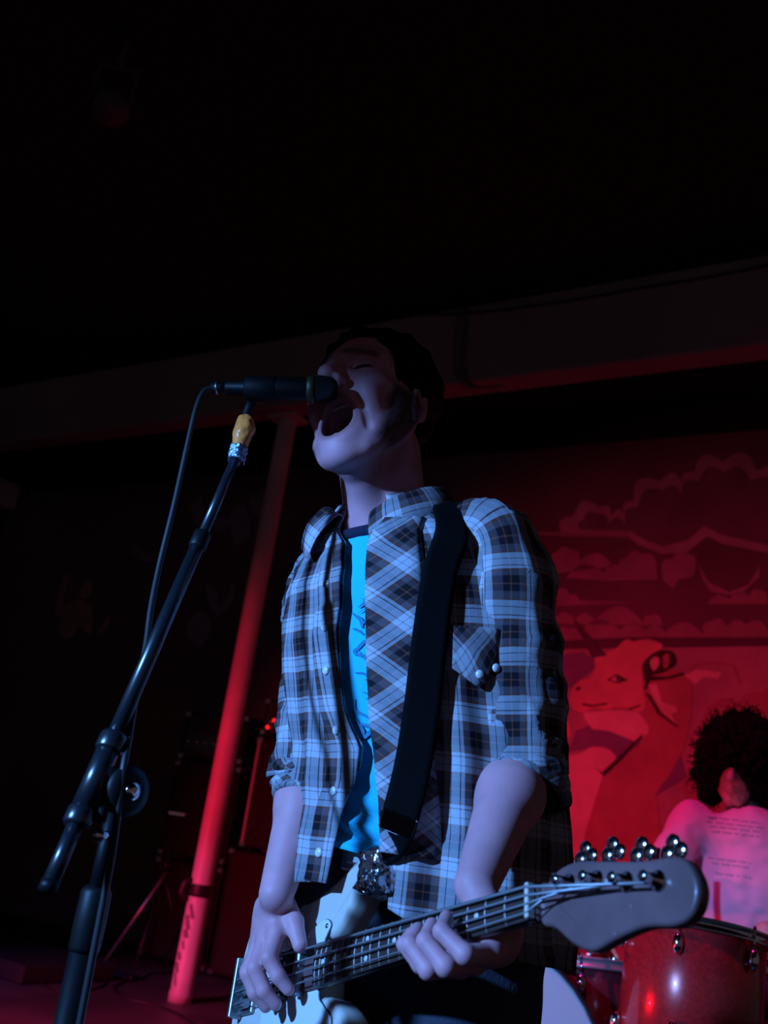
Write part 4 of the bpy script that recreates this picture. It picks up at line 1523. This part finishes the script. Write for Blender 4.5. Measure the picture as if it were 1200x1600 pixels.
# ------------------------------------------------------------------ guitar strap over his left shoulder
strap_m = mat('black_webbing', (.004, .004, .005), .9, spec=.08)
SP = [gp(.088, .112, -.030), torso_pt(1.02, .34, .040), torso_pt(1.085, .41, .038), torso_pt(1.16, .48, .034), torso_pt(1.24, .545, .029), torso_pt(1.32, .63, .022),
      torso_pt(1.375, .81, .019), torso_pt(1.415, 1.10, .014), torso_pt(1.425, 1.75, .014), torso_pt(1.36, 2.6, .018), torso_pt(1.25, 3.1, .024), torso_pt(1.12, 3.6, .030), torso_pt(1.00, 4.2, .045),
      gp(-.23, .05, -.06), gp(-.250, .004, -.034)]
SPL = spline(SP, 120)
T = np.gradient(SPL, axis=0); T /= np.linalg.norm(T, axis=1)[:, None]
G = np.zeros((120, 7, 3))
for i in range(120):
    f = i / 119
    c = V(*prof(np.clip(SPL[i][2], .8, 1.42), TORSO)[:2], SPL[i][2])
    out = SPL[i] - c
    out[2] = .0
    top = np.clip((SPL[i][2] - 1.33) / .06, 0, 1)
    out = unit(unit(out) * (1 - .75 * top) + ZZ * top)
    if f < .07: out = unit(GW * (1 - f / .07) + out * (f / .07))
    if f > .93: out = unit(-GU * ((f - .93) / .07) + out * (1 - (f - .93) / .07) + GW * .001)
    side = unit(np.cross(T[i], out))
    hw = .0215 * np.clip(.5 + min(f, 1 - f) * 14, .5, 1)
    for j in range(7):
        q = j / 6 * 2 - 1
        G[i, j] = SPL[i] + side * hw * q - unit(np.cross(side, T[i])) * 0 
strap = grid_mesh('guitar_strap', G, None, strap_m, None, thick=.003)
tag(strap, 'wide black webbing strap running from the guitar horn over the singer\'s left shoulder', 'strap')
# silver tape wrapped round the lower end
foil = mat('silver_tape', (.62, .64, .68), .22, 1.0, bump=.8, bscale=90)


def tape_sdf(P):
    c = gp(.092, .092, -.026)
    Q = (P - c) @ np.stack([GU, GV, GW]).T
    q = np.abs(Q) - V(.016, .018, .018)
    d = np.linalg.norm(np.maximum(q, 0), axis=-1) + np.minimum(q.max(-1), 0) - .007
    return d - .0035 * noise3(P, 95, 3) - .002 * noise3(P, 210, 4)


c = gp(.092, .092, -.026)
sdf_mesh('tape_wrap', tape_sdf, c - .06, c + .06, .0025, foil, strap)
c2 = SPL[5]
MB().box(SPL[9] + unit(np.cross(T[9], TL)) * .0, (.021, .003, .013), [unit(G[9, 6] - G[9, 0]), unit(np.cross(G[9, 6] - G[9, 0], T[9])), T[9]], .002).build('slide_buckle', chrome, strap)

# ================================================================== microphone, stand, cable
stand_black = mat('stand_black', (.004, .004, .005), .5, 0, .2)
stand_grey = mat('stand_steel', (.012, .014, .018), .30, .0, .9)
rubber = mat('rubber_grip', (.006, .006, .007), .5, 0, .25)
Y0 = 1.06
piv = at(186, 1232, Y0)
foot = V(piv[0], piv[1], 0)
mstand = empty('microphone_stand', foot, 'black boom microphone stand at the left, boom rising towards the singer', 'microphone stand')
MB().tube([foot + ZZ * .10, foot + ZZ * .90], .0135, 20).build('lower_tube', stand_black, mstand)
MB().lathe(foot + ZZ * .86, ZZ, [(0, .0140), (.004, .0152), (.03, .0156), (.055, .0150), (.06, .012)], 20).build('height_clutch', rubber, mstand)
MB().tube([foot + ZZ * .90, piv - ZZ * .012], .0085, 16).build('upper_tube', stand_black, mstand)
hub = MB().lathe(foot + ZZ * .10, ZZ, [(0, .022), (.01, .028), (.06, .028), (.08, .020)], 20).build('leg_hub', stand_black, mstand)
for a in (.4, 2.5, 4.6):
    e = foot + V(math.cos(a) * .30, math.sin(a) * .30, .012)
    MB().tube([foot + V(math.cos(a) * .02, math.sin(a) * .02, .13), e], .008, 10).build('leg', stand_black, mstand)
    MB().lathe(e - ZZ * .012, ZZ, [(0, .013), (.03, .012)], 12).build('rubber_foot', rubber, mstand)
# boom
B0, B1 = at(74, 1390, .985), at(372, 708, 1.195)
bd = unit(B1 - B0)
Bp = lambda t: B0 + (B1 - B0) * t
tt = lambda px, py: min(np.linspace(0, 1, 801), key=lambda t: abs(((CAM + 0 * t, Bp(t))[1] - CAM) @ FWD and (800 - FPX * ((Bp(t) - CAM) @ UPV) / ((Bp(t) - CAM) @ FWD)) - py))
side = unit(np.cross(bd, ZZ))
MB().tube([Bp(0), Bp(tt(0, 1275))], .0080, 16).build('boom_tail', stand_grey, mstand)
MB().lathe(B0 - bd * .002, bd, [(0, .0088), (.010, .0088)], 16).build('end_cap', rubber, mstand)
t0, t1 = tt(0, 1292), tt(0, 1262)
MB().lathe(Bp(t0), bd, [(0, .0115), (.003, .0135), (np.linalg.norm(Bp(t1) - Bp(t0)) - .003, .0135), (np.linalg.norm(Bp(t1) - Bp(t0)), .0115)], 20).build('clamp_collar', stand_grey, mstand)
MB().tube([Bp(t1), Bp(tt(0, 1152))], .0118, 18).build('boom_grip', stand_grey, mstand)
t2, t3 = tt(0, 1175), tt(0, 1148)
MB().lathe(Bp(t2), bd, [(0, .0125), (.003, .0142), (np.linalg.norm(Bp(t3) - Bp(t2)) - .003, .0142), (np.linalg.norm(Bp(t3) - Bp(t2)), .0125)], 20).build('clamp_collar', stand_grey, mstand)
MB().tube([Bp(t3), Bp(tt(0, 850))], .0083, 16).build('boom_outer_tube', stand_grey, mstand)
t4, t5 = tt(0, 858), tt(0, 832)
MB().lathe(Bp(t4), bd, [(0, .0085), (.003, .0105), (np.linalg.norm(Bp(t5) - Bp(t4)) - .003, .0105), (np.linalg.norm(Bp(t5) - Bp(t4)), .0080)], 18).build('boom_clutch', rubber, mstand)
MB().tube([Bp(t5), Bp(1)], .0062, 14).build('boom_inner_tube', stand_grey, mstand)
# swivel: bracket between post and boom, round knob facing right, wing screw
near_t = min(np.linspace(0, 1, 401), key=lambda t: np.linalg.norm(Bp(t) - piv))
sw = Bp(near_t)
MB().tube([piv - ZZ * .022, piv + ZZ * .012], .014, 16).build('swivel_block', stand_black, mstand)
kd = unit(V(.75, -.65, .05))
MB().tube([sw, piv + kd * .015], .011, 14).build('swivel_arm', stand_black, mstand)
kb = at(197, 1236, Y0 - .02)
MB().lathe(kb - kd * .016, kd, [(0, .010), (.004, .022), (.014, .025), (.022, .024), (.025, .014)], 28).build('swivel_knob', rubber, mstand)
MB().lathe(kb + kd * .008, kd, [(0, .009), (.004, .0085), (.006, .004)], 16).build('knob_cap', chrome, mstand)
ws = at(152, 1272, 1.02)
b = MB().tube([Bp(tt(0, 1276)), ws], .005, 10)
b.build('clamp_screw', stand_grey, mstand)
MB().lathe(ws, unit(ws - Bp(tt(0, 1276))), [(-.004, .004), (0, .010), (.006, .010), (.009, .005)], 14).build('clamp_knob', rubber, mstand)
ws2 = at(157, 1306, 1.03)
MB().tube([foot + ZZ * (ws2[2] + .002), ws2], .004, 8).lathe(ws2 - V(0, .006, 0), V(.2, -.9, .1), [(0, .003), (.002, .0065), (.008, .006), (.010, .003)], 14).build('set_screw', chrome, mstand)
# taped joint at the top and the clip
J0, J1 = at(371, 712, 1.195), at(385, 652, 1.205)
jd = unit(J1 - J0); JL = float(np.linalg.norm(J1 - J0))


def joint_sdf(P):
    d = chain(P, [J0 + jd * .010, J0 + jd * JL * .55, J1 - jd * .008], (.0098, .0118, .0115), .004)
    d = smin(d, sph(P, J0 + jd * JL * .70 + RGT * .004, .0110), .006)
    return d - .0008 * noise3(P, 130, 2) - .0006 * noise3(P, 320, 3)


sdf_mesh('masking_tape', joint_sdf, J0 - .03, J1 + .03, .0018, mat('masking_tape', (.95, .29, .06), .35, coat=.4), mstand)


def foil_sdf(P):
    d = np.maximum(cap(P, J0 - jd * .02, J0 + jd * .03, .0112, .0118), np.abs((P - J0) @ jd - .002) - .010)
    return d - .0015 * noise3(P, 260, 5)


sdf_mesh('foil_band', foil_sdf, J0 - .03, J0 + .03, .0015, mat('blue_foil', (.35, .45, .60), .25, .9, bump=.6, bscale=300), mstand)
M0, M1 = at(352, 606, 1.205), at(524, 609, 1.190)       # tail and tip of the microphone
md = unit(M1 - M0); ML = float(np.linalg.norm(M1 - M0))
clip_c = at(398, 607, 1.202)
b = MB()
b.tube([J1 - jd * .004, J1 + jd * .014, clip_c - ZZ * .020], [.007, .006, .006], 12)
b.lathe(clip_c - md * .012, md, [(0, .0150), (.002, .0166), (.040, .0172), (.042, .0158)], 20)
b.build('microphone_clip', mat('clip_plastic', (.006, .006, .007), .6, 0, .2), mstand)
mic = empty('microphone', M0, 'black handheld vocal microphone in the stand clip at the singer\'s mouth', 'microphone')
mic_m = mat('microphone_black', (.006, .006, .007), .5, 0, .25)
MB().lathe(M0, md, [(0, .0085), (.003, .0098), (.034, .0105), (.038, .0138), (.044, .0150), (ML * .74, .0154), (ML * .75, .0148)], 28).build('body', mic_m, mic)
MB().lathe(M0 + md * .028, md, [(0, .0107), (.0015, .0118), (.003, .0110)], 24).build('trim_ring', metal_m, mic)
MB().lathe(M0 + md * ML * .75, md, [(0, .0155), (.001, .0180), (.010, .0186), (.011, .0165)], 28).build('grille_ring', mat('brass_ring', (.07, .065, .03), .5, .5), mic)
# mesh head: woven ball
prof_h = [(0, .0160)] + [(.003 + .027 * math.sin(a * math.pi / 2), .0182 * math.cos(a * math.pi / 2) ** .55 + .0004) for a in np.linspace(.02, 1, 14)]
MB().lathe(M0 + md * (ML * .75 + .010), md, prof_h, 32).build('grille', mat('grille_wire', (.010, .010, .011), .5, .3, .3, bump=1.0, bscale=900), mic)
K0 = at(330, 606, 1.207)
MB().tube([M0 + md * .004, (M0 + K0) / 2, K0], [.0088, .0085, .0075], 14).build('plug', mic_m, mic)
MB().lathe((M0 * .35 + K0 * .65), md, [(0, .0088), (.0015, .0094), (.003, .0088)], 16).build('plug_ring', metal_m, mic)
CP = [K0, at(318, 612, 1.205), at(306, 640, 1.20), at(292, 700, 1.19), at(272, 790, 1.175), at(250, 880, 1.16), at(236, 950, 1.14), at(228, 1010, 1.12), at(214, 1080, 1.09), at(202, 1150, 1.05), at(193, 1200, 1.03), at(184, 1270, 1.028),
      at(176, 1330, 1.035), at(163, 1400, 1.035), foot + V(.02, -.018, .6), foot + V(.03, -.02, .3), foot + V(.08, -.08, .01), foot + V(.4, -.1, .008), foot + V(.9, .3, .008)]
tag(MB().tube(spline(CP, 150), .0036, 8).build('microphone_cable', cable_m), 'black cable dropping from the microphone tail down the boom stand', 'cable')

# ================================================================== drum kit on a low riser
RIS = .24
kc = at(1010, 1500, 2.75)
riser = MB().box(V(1.02, 3.02, RIS / 2), (.95, .75, RIS / 2), [unit(V(.93, -.36, 0)), unit(V(.36, .93, 0)), ZZ], .01)
tag(riser.build('drum_riser', mat('riser_carpet', (.03, .03, .032), .95, bump=.3, bscale=200)), 'low carpeted platform carrying the drum kit', 'platform')
red_shell = mat('red_sparkle_shell', (.50, .025, .03), .25, .15, .6, coat=.6, vary=.3, vscale=120)
dark_shell = mat('dark_red_shell', (.16, .02, .03), .22, .1, .6, coat=.7)
skin_white = mat('drum_head', (.80, .78, .80), .55)
rod_m = chrome


def drum(name, top, ax, r, depth, label, shell, nlug, phase, cat='drum', hoop=None, lug_bottom=True, group=None):
    """top: centre of the upper rim; ax: unit axis pointing out of the upper head"""
    t = empty(name, top - ax * depth, label, cat, group)
    MB().lathe(top - ax * (depth - .012), ax, [(0, r - .004), (.004, r), (depth - .028, r), (depth - .024, r - .004)], 40).build('shell', shell, t)
    a = V(0, 0, 1) if abs(ax[2]) < .9 else V(0, -1, 0)
    x = unit(np.cross(a, ax)); y = np.cross(ax, x)
    for nm, c, s in (('upper_hoop', top, 1), ('lower_hoop', top - ax * depth, -1)):
        vs, fs = [], []
        pr = [(r + .004, -.024), (r + .011, -.024), (r + .011, -.018), (r + .008, -.016), (r + .008, -.003), (r + .011, -.002), (r + .011, .003), (r + .006, .003), (r + .004, 0)]
        for i in range(40):
            q = 2 * math.pi * i / 40
            d = x * math.cos(q) + y * math.sin(q)
            for (rr, h) in pr:
                vs.append(c + d * rr + ax * h * s)
        k = len(pr)
        for i in range(40):
            for j in range(k):
                fs.append((i * k + j, i * k + (j + 1) % k, ((i + 1) % 40) * k + (j + 1) % k, ((i + 1) % 40) * k + j))
        MB().add(vs, fs, True).build(nm, hoop or chrome, t)
        MB().lathe(c - ax * .008 * s, ax * s, [(0, r + .002), (.002, r + .002), (.004, r - .004), (.0045, r * .5), (.0045, .002)], 40).build('head', skin_white, t)
    for i in range(nlug):
        q = phase + 2 * math.pi * i / nlug
        d = x * math.cos(q) + y * math.sin(q)
        for s, c in ((1, top), (-1, top - ax * depth)):
            if s < 0 and not lug_bottom: continue
            lc = c - ax * .060 * s + d * (r + .009)
            m = MB()
            tv = np.cross(ax, d)
            vs, fs = [], []
            for a_ in range(9):
                th = math.pi * a_ / 8
                for b_ in range(14):
                    ph = 2 * math.pi * b_ / 14
                    vs.append(lc + ax * .024 * math.cos(th) + (tv * .0115 * math.cos(ph) + d * .0125 * math.sin(ph)) * math.sin(th))
            for a_ in range(8):
                for b_ in range(14):
                    fs.append((a_ * 14 + b_, (a_ + 1) * 14 + b_, (a_ + 1) * 14 + (b_ + 1) % 14, a_ * 14 + (b_ + 1) % 14))
            m.add(vs, fs, True)
            lg = m.build('lug', chrome, t)
            MB().tube([lc + ax * .014 * s, c + d * (r + .010) + ax * .002 * s], .0028, 8).lathe(c + d * (r + .010) - ax * .004 * s, ax * s, [(0, .0055), (.006, .0055), (.010, .0035), (.014, .003)], 8).build('tension_rod', chrome, lg)
    return t


def stand_under(t, c, r, h0):
    """tripod basket stand carrying a drum: centre c at height c.z down to h0"""
    g = V(c[0], c[1], h0)
    MB().tube([g + ZZ * .10, c - ZZ * .010], .014, 12).build('stand_tube', stand_black, t)
    for k in range(3):
        a = .5 + k * 2.094
        d = V(math.cos(a), math.sin(a), 0)
        MB().tube([g + ZZ * .28, g + d * .24 + ZZ * .014], .008, 8).build('stand_leg', stand_grey, t)
        MB().tube([c - ZZ * .05, c + d * (r * .9) - ZZ * .025, c + d * (r * .96) + ZZ * .012], .007, 8).build('basket_arm', stand_grey, t)


# tall red tom at the right
tc = at(1088, 1447, 2.50)
tax = unit(ZZ * 1.0 + RGT * .075 + V(0, .13, 0))
dr = drum('tom_drum', tc, tax, .158, .30, 'tall red sparkle tom drum with chrome lugs in front of the drummer', red_shell, 6, math.radians(-62), group='tom drums of the kit')
stand_under(dr, tc - tax * .305, .12, RIS)
# smaller dark tom to its left
t2 = at(918, 1502, 2.86)
ax2 = unit(ZZ + V(.0, .14, 0) - RGT * .03)
dr2 = drum('tom_drum', t2, ax2, .140, .24, 'smaller dark red tom drum left of the tall red one', dark_shell, 6, math.radians(-50), hoop=mat('red_hoop', (.42, .26, .30), .35, .3), group='tom drums of the kit')
# snare behind it
s0_ = at(872, 1455, 3.30)
axs = unit(ZZ + V(0, .10, 0))
dr3 = drum('snare_drum', s0_, axs, .165, .13, 'red snare drum on a stand half hidden behind the singer', red_shell, 8, math.radians(-70))
stand_under(dr3, s0_ - axs * .135, .12, RIS)
# bass drum
bdc = at(752, 1652, 2.55)
bdc[2] = RIS + .305
bax = unit(V(-.16, -.98, .05))
bd_ = drum('bass_drum', bdc, bax, .275, .40, 'black bass drum with pale front head low behind the singer', mat('black_shell', (.02, .018, .02), .25, coat=.6), 8, .4, hoop=mat('black_hoop', (.015, .015, .016), .22, coat=.8), cat='drum')
for s in (-1, 1):
    sidev = unit(np.cross(ZZ, bax)) * s
    MB().tube([bdc - bax * .12 + sidev * .27 - ZZ * .05, V(*(bdc - bax * .02 + sidev * .40)[:2], RIS + .012)], .007, 8).build('spur_leg', chrome, bd_)
# arm that carries the small tom on the bass drum
MB().tube([t2 - ax2 * .235, t2 - ax2 * .30, bdc - bax * .20 + ZZ * .33, bdc - bax * .20 + ZZ * .272], .010, 10).build('mount_arm', chrome, dr2)
# cymbal arm tubes between the drums
cs = at(1014, 1560, 2.74)
cst = empty('cymbal_stand', V(cs[0], cs[1], RIS), 'slim black stand tube rising between the two tom drums', 'stand')
MB().tube([V(cs[0], cs[1], RIS + .1), V(cs[0], cs[1], RIS + .85)], .010, 12).build('post', stand_black, cst)
MB().lathe(V(cs[0], cs[1], RIS + .70), ZZ, [(0, .014), (.03, .016), (.045, .013)], 14).build('collar', chrome, cst)
for k in range(3):
    d = V(math.cos(.2 + k * 2.1), math.sin(.2 + k * 2.1), 0)
    MB().tube([V(cs[0], cs[1], RIS + .25), V(cs[0], cs[1], RIS + .014) + d * .12], .007, 8).build('leg', stand_black, cst)

# ================================================================== the drummer
YD = 3.12
DF = unit(V(-.42, -.90, 0)); DL = V(-DF[1], DF[0], 0)
DH = at(1152, 1196, YD)
dyaw = .15
DHF = unit(unit(V(-.52, -.85, 0)) * math.cos(.28) - ZZ * math.sin(.28))
DHL = unit(np.cross(ZZ, DHF)); DHL = DHL if DHL @ DL > 0 else -DHL
DHU = np.cross(DHL, DHF); DHU = DHU if DHU[2] > 0 else -DHU
dh = lambda x, y, z: DH + DHL * x + DHF * y + DHU * z
DN = at(1168, 1268, YD + .02)
DSR, DSL = at(1078, 1285, YD - .0), at(1268, 1312, YD - .06)
DER, DWR = at(1022, 1398, YD - .10), at(960, 1420, YD - .32)
DEL, DWL = at(1290, 1440, YD - .12), at(1215, 1455, YD - .34)
DHIP = V(DN[0] + .04, DN[1] + .10, RIS + .56)


def drum_head_sdf(P):
    Q = (P - DH) @ np.stack([DHL, DHF, DHU]).T
    X = Q.copy(); X[:, 0] = np.abs(X[:, 0])
    d = ell(X, (0, -.01, .04), (.072, .092, .08))
    d = smin(d, ell(X, (0, .03, -.02), (.058, .062, .082)), .02)
    d = smin(d, cap(X, (.05, 0, -.05), (.012, .065, -.095), .018, .018), .02)
    d = smin(d, cap(X, (0, .088, .02), (0, .112, -.022), .008, .011), .008)
    d = smin(d, cap(X, (.012, .086, .03), (.048, .066, .03), .008, .007), .01)
    d = smax(d, -ell(X, (.030, .094, .012), (.014, .012, .009)), .008)
    d = smin(d, ell(X, (.030, .072, .010), (.012, .012, .010)), .003)
    d = smin(d, cap(X, (0, .088, -.054), (.016, .080, -.056), .006, .004), .006)
    d = smin(d, cap(X, (0, .086, -.066), (.014, .080, -.065), .006, .004), .006)
    return smin(d, ell(X, (.076, -.01, -.008), (.008, .017, .029)), .006)


def drum_hand(P, w, e):
    f = unit(w - e)
    d = cap(P, w, w + f * .07, .024, .030)
    s = unit(np.cross(f, ZZ))
    for k in range(4):
        b = w + f * .085 + s * (.024 - .016 * k)
        d = smin(d, chain(P, [b, b + f * .025 - ZZ * .012, b + f * .012 - ZZ * .040, b - f * .012 - ZZ * .036], (.0105, .010, .009, .008), .004), .006)
    return smin(d, chain(P, [w + f * .03 + s * .02, w + f * .06 + s * .042 - ZZ * .012, w + f * .085 + s * .036 - ZZ * .026], (.014, .011, .009), .004), .006)


def drummer_sdf(P):
    d = near(P, DH, .18, drum_head_sdf)
    d = smin(d, cap(P, dh(0, -.03, -.06), DN - ZZ * .03, .052, .056), .02)
    t = cap(P, DSR - ZZ * .03, DSL - ZZ * .03, .05, .05)
    t = smin(t, ell(P, (DSR + DSL) / 2 - ZZ * .22 + DF * -.02, (.15, .09, .22), np.stack([DL, DF, ZZ])), .05)
    d = smin(d, t, .03)
    d = smin(d, limb(P, DSR, DER, DWR, (.045, .038, .040, .026)), .015)
    d = smin(d, limb(P, DSL, DEL, DWL, (.045, .038, .040, .026)), .015)
    d = smin(d, near(P, DWR, .16, lambda q: drum_hand(q, DWR, DER)), .01)
    return smin(d, near(P, DWL, .16, lambda q: drum_hand(q, DWL, DEL)), .01)


drummer = empty('person', V(DHIP[0], DHIP[1], RIS), 'drummer with bushy dark hair in a pale T-shirt, seated behind the drums', 'person')
sdf_mesh('body', drummer_sdf, DN + V(-.55, -.62, -.55), DN + V(.45, .25, .30), .005, mat('drummer_skin', (.50, .33, .28), .5), drummer)


def drum_hair_sdf(P):
    Q = (P - DH) @ np.stack([DHL, DHF, DHU]).T
    x, y, z = Q[:, 0], Q[:, 1], Q[:, 2]
    d = ell(Q, (.01, -.020, .035), (.132, .135, .125))
    d = smin(d, ell(Q, (-.085, -.010, -.055), (.046, .060, .070)), .04)
    d = smin(d, ell(Q, (.095, -.010, -.055), (.050, .070, .075)), .04)
    d = d - .012 * noise3(P, 34, 1) - .009 * noise3(P, 80, 2) - .005 * noise3(P, 170, 3)
    face = ell(Q, (-.004, .135, -.070), (.046, .105, .080))
    return smax(d, -(face + .004 * noise3(P, 120, 5)), .008)


dhair = sdf_mesh('hair', drum_hair_sdf, DH - .21, DH + .22, .005, mat('black_curls', (.005, .004, .004), .9, spec=.08, bump=1.0, bscale=130), drummer)
# loose curls around the outline
b = MB()
rs = random.Random(5)
hv = np.array([v.co for v in dhair.data.vertices])
for k in range(420):
    p = hv[rs.randrange(len(hv))]
    o = unit(p - DH + V(rs.uniform(-.05, .05), rs.uniform(-.05, .05), rs.uniform(-.05, .05)))
    if (o @ DHF) > .55 and (p - DH) @ DHU < .04: continue
    q = unit(np.cross(o, V(rs.uniform(-1, 1), rs.uniform(-1, 1), rs.uniform(-1, 1))))
    r = rs.uniform(.006, .013)
    L = rs.uniform(.015, .035)
    b.tube([p - o * .006, p + o * L * .4 + q * r, p + o * L * .8 - q * r * .4, p + o * L + q * r * .6], [.0022, .0020, .0016, .0008], 4, cap=False)
b.build('curl', MATS['black_curls'], drummer, kind='stuff')


def drum_tee_sdf(P):
    t = cap(P, DSR - ZZ * .028, DSL - ZZ * .028, .060, .060)
    t = smin(t, cap(P, (DSR + DSL) / 2 - ZZ * .0, DN - ZZ * .005, .075, .065), .04)
    m = (DSR + DSL) / 2
    t = smin(t, ell(P, m - ZZ * .17, (.185, .118, .21), np.stack([DL, DF, ZZ])), .05)
    t = smin(t, ell(P, (m + DHIP) / 2 - ZZ * .12, (.18, .122, .24), np.stack([DL, DF, ZZ])), .06)
    for s, e in ((DSR, DER), (DSL, DEL)):
        f = unit(e - s)
        t = smin(t, cap(P, s, s + f * .20, .062, .062), .025)
        t = np.where(((P - s) @ f > .185) & (np.linalg.norm(P - s - f * .2, axis=-1) < .085), np.maximum(t, (P - s) @ f - .185), t)
    t = t - .010 * noise3(P * V(1, 1, .6), 11, 4) - .004 * noise3(P, 34, 5)
    t = smax(t, -(cap(P, DN - ZZ * .02 + DF * .015, DN + ZZ * .12, .064, .085)), .006)
    return smax(t, DHIP[2] - .10 - P[:, 2], .01)


dtee = sdf_mesh('t_shirt', drum_tee_sdf, DN + V(-.45, -.40, -.75), DN + V(.42, .36, .12), .0055, mat('pale_cotton', (.78, .46, .62), .9, spec=.1, bump=.1, bscale=300), drummer)
# rows of faded print across the chest (too soft to read in the photograph)
b = MB()
fadem = mat('faded_print', (.50, .36, .46), .9, spec=.1)


def on_tee(px, py):
    d0 = unit(at(px, py, 3) - CAM)
    t = 2.6
    for _ in range(40):
        s = float(drum_tee_sdf((CAM + d0 * t)[None])[0])
        t += s * .7
        if abs(s) < .0006: break
    return CAM + d0 * (t - .002)


rows = [(1276, 1106, 1188), (1283, 1104, 1192), (1290, 1108, 1190), (1298, 1112, 1186), (1340, 1106, 1172), (1348, 1112, 1170), (1364, 1118, 1174)]
for (y, xa, xb) in rows:
    x = xa
    while x < xb:
        L = rs.uniform(7, 16)
        sl = .12
        q = [on_tee(x, y + (x - xa) * sl - 1.3), on_tee(min(x + L, xb), y + (x + L - xa) * sl - 1.3), on_tee(min(x + L, xb), y + (x + L - xa) * sl + 1.3), on_tee(x, y + (x - xa) * sl + 1.3)]
        b.add(q, [(0, 1, 2, 3)])
        x += L + rs.uniform(2.5, 5)
b.build('print', fadem, dtee, kind='stuff')


def drum_jeans_sdf(P):
    d = ell(P, DHIP - ZZ * .02, (.17, .13, .12), np.stack([DL, DF, ZZ]))
    for s in (-1, 1):
        h = DHIP + DL * .09 * s - ZZ * .03
        k = h + DF * .40 + DL * .10 * s - ZZ * .03
        a = V(k[0], k[1], RIS + .10) - DF * .02
        d = smin(d, chain(P, [h, k, a], (.095, .072, .055), .03), .03)
    return d


sdf_mesh('jeans', drum_jeans_sdf, DHIP + V(-.62, -.75, -.52), DHIP + V(.40, .30, .16), .012, MATS['dark_denim'], drummer)
for s in (-1, 1):
    k = DHIP + DL * .19 * s + DF * .38
    c = V(k[0], k[1], RIS + .045)

    def sh(P, c=c):
        d = cap(P, c - DF * .03, c + DF * .13 - ZZ * .008, .045, .040)
        return smax(smin(d, cap(P, c, c + ZZ * .05, .046, .046), .02), RIS + .003 - P[:, 2], .004)
    sdf_mesh('shoe', sh, c + V(-.25, -.25, -.06), c + V(.2, .2, .13), .009, shoe_m, drummer)
st_ = empty('drum_stool', V(DHIP[0], DHIP[1], RIS), 'round black drum stool under the drummer', 'stool')
MB().lathe(V(DHIP[0], DHIP[1], DHIP[2] - .215), ZZ, [(0, .15), (.01, .165), (.06, .17), (.075, .155)], 28).build('seat', tolex, st_)
MB().tube([V(DHIP[0], DHIP[1], RIS + .12), V(DHIP[0], DHIP[1], DHIP[2] - .215)], .018, 12).build('post', chrome, st_)
for k in range(3):
    d = V(math.cos(k * 2.094), math.sin(k * 2.094), 0)
    MB().tube([V(DHIP[0], DHIP[1], RIS + .22), V(DHIP[0], DHIP[1], RIS + .014) + d * .24], .010, 8).build('leg', chrome, st_)
# drumsticks in his hands
wood = mat('hickory', (.62, .42, .24), .5)
for w, e, lab in ((DWR, DER, 'wooden drumstick in the drummer\'s right hand, behind the bass headstock'), (DWL, DEL, 'wooden drumstick in the drummer\'s left hand at the right edge')):
    f = unit(w - e)
    s = unit(np.cross(f, ZZ))
    p = w + f * .085 - ZZ * .026
    d = unit(f * .8 - s * .5 - ZZ * .05)
    tag(MB().tube([p - d * .10, p + d * .18, p + d * .26, p + d * .268, p + d * .28], [.0072, .0072, .0045, .0055, .003], 10).build('drumstick', wood), lab, 'drumstick', 'drumsticks held by the drummer')
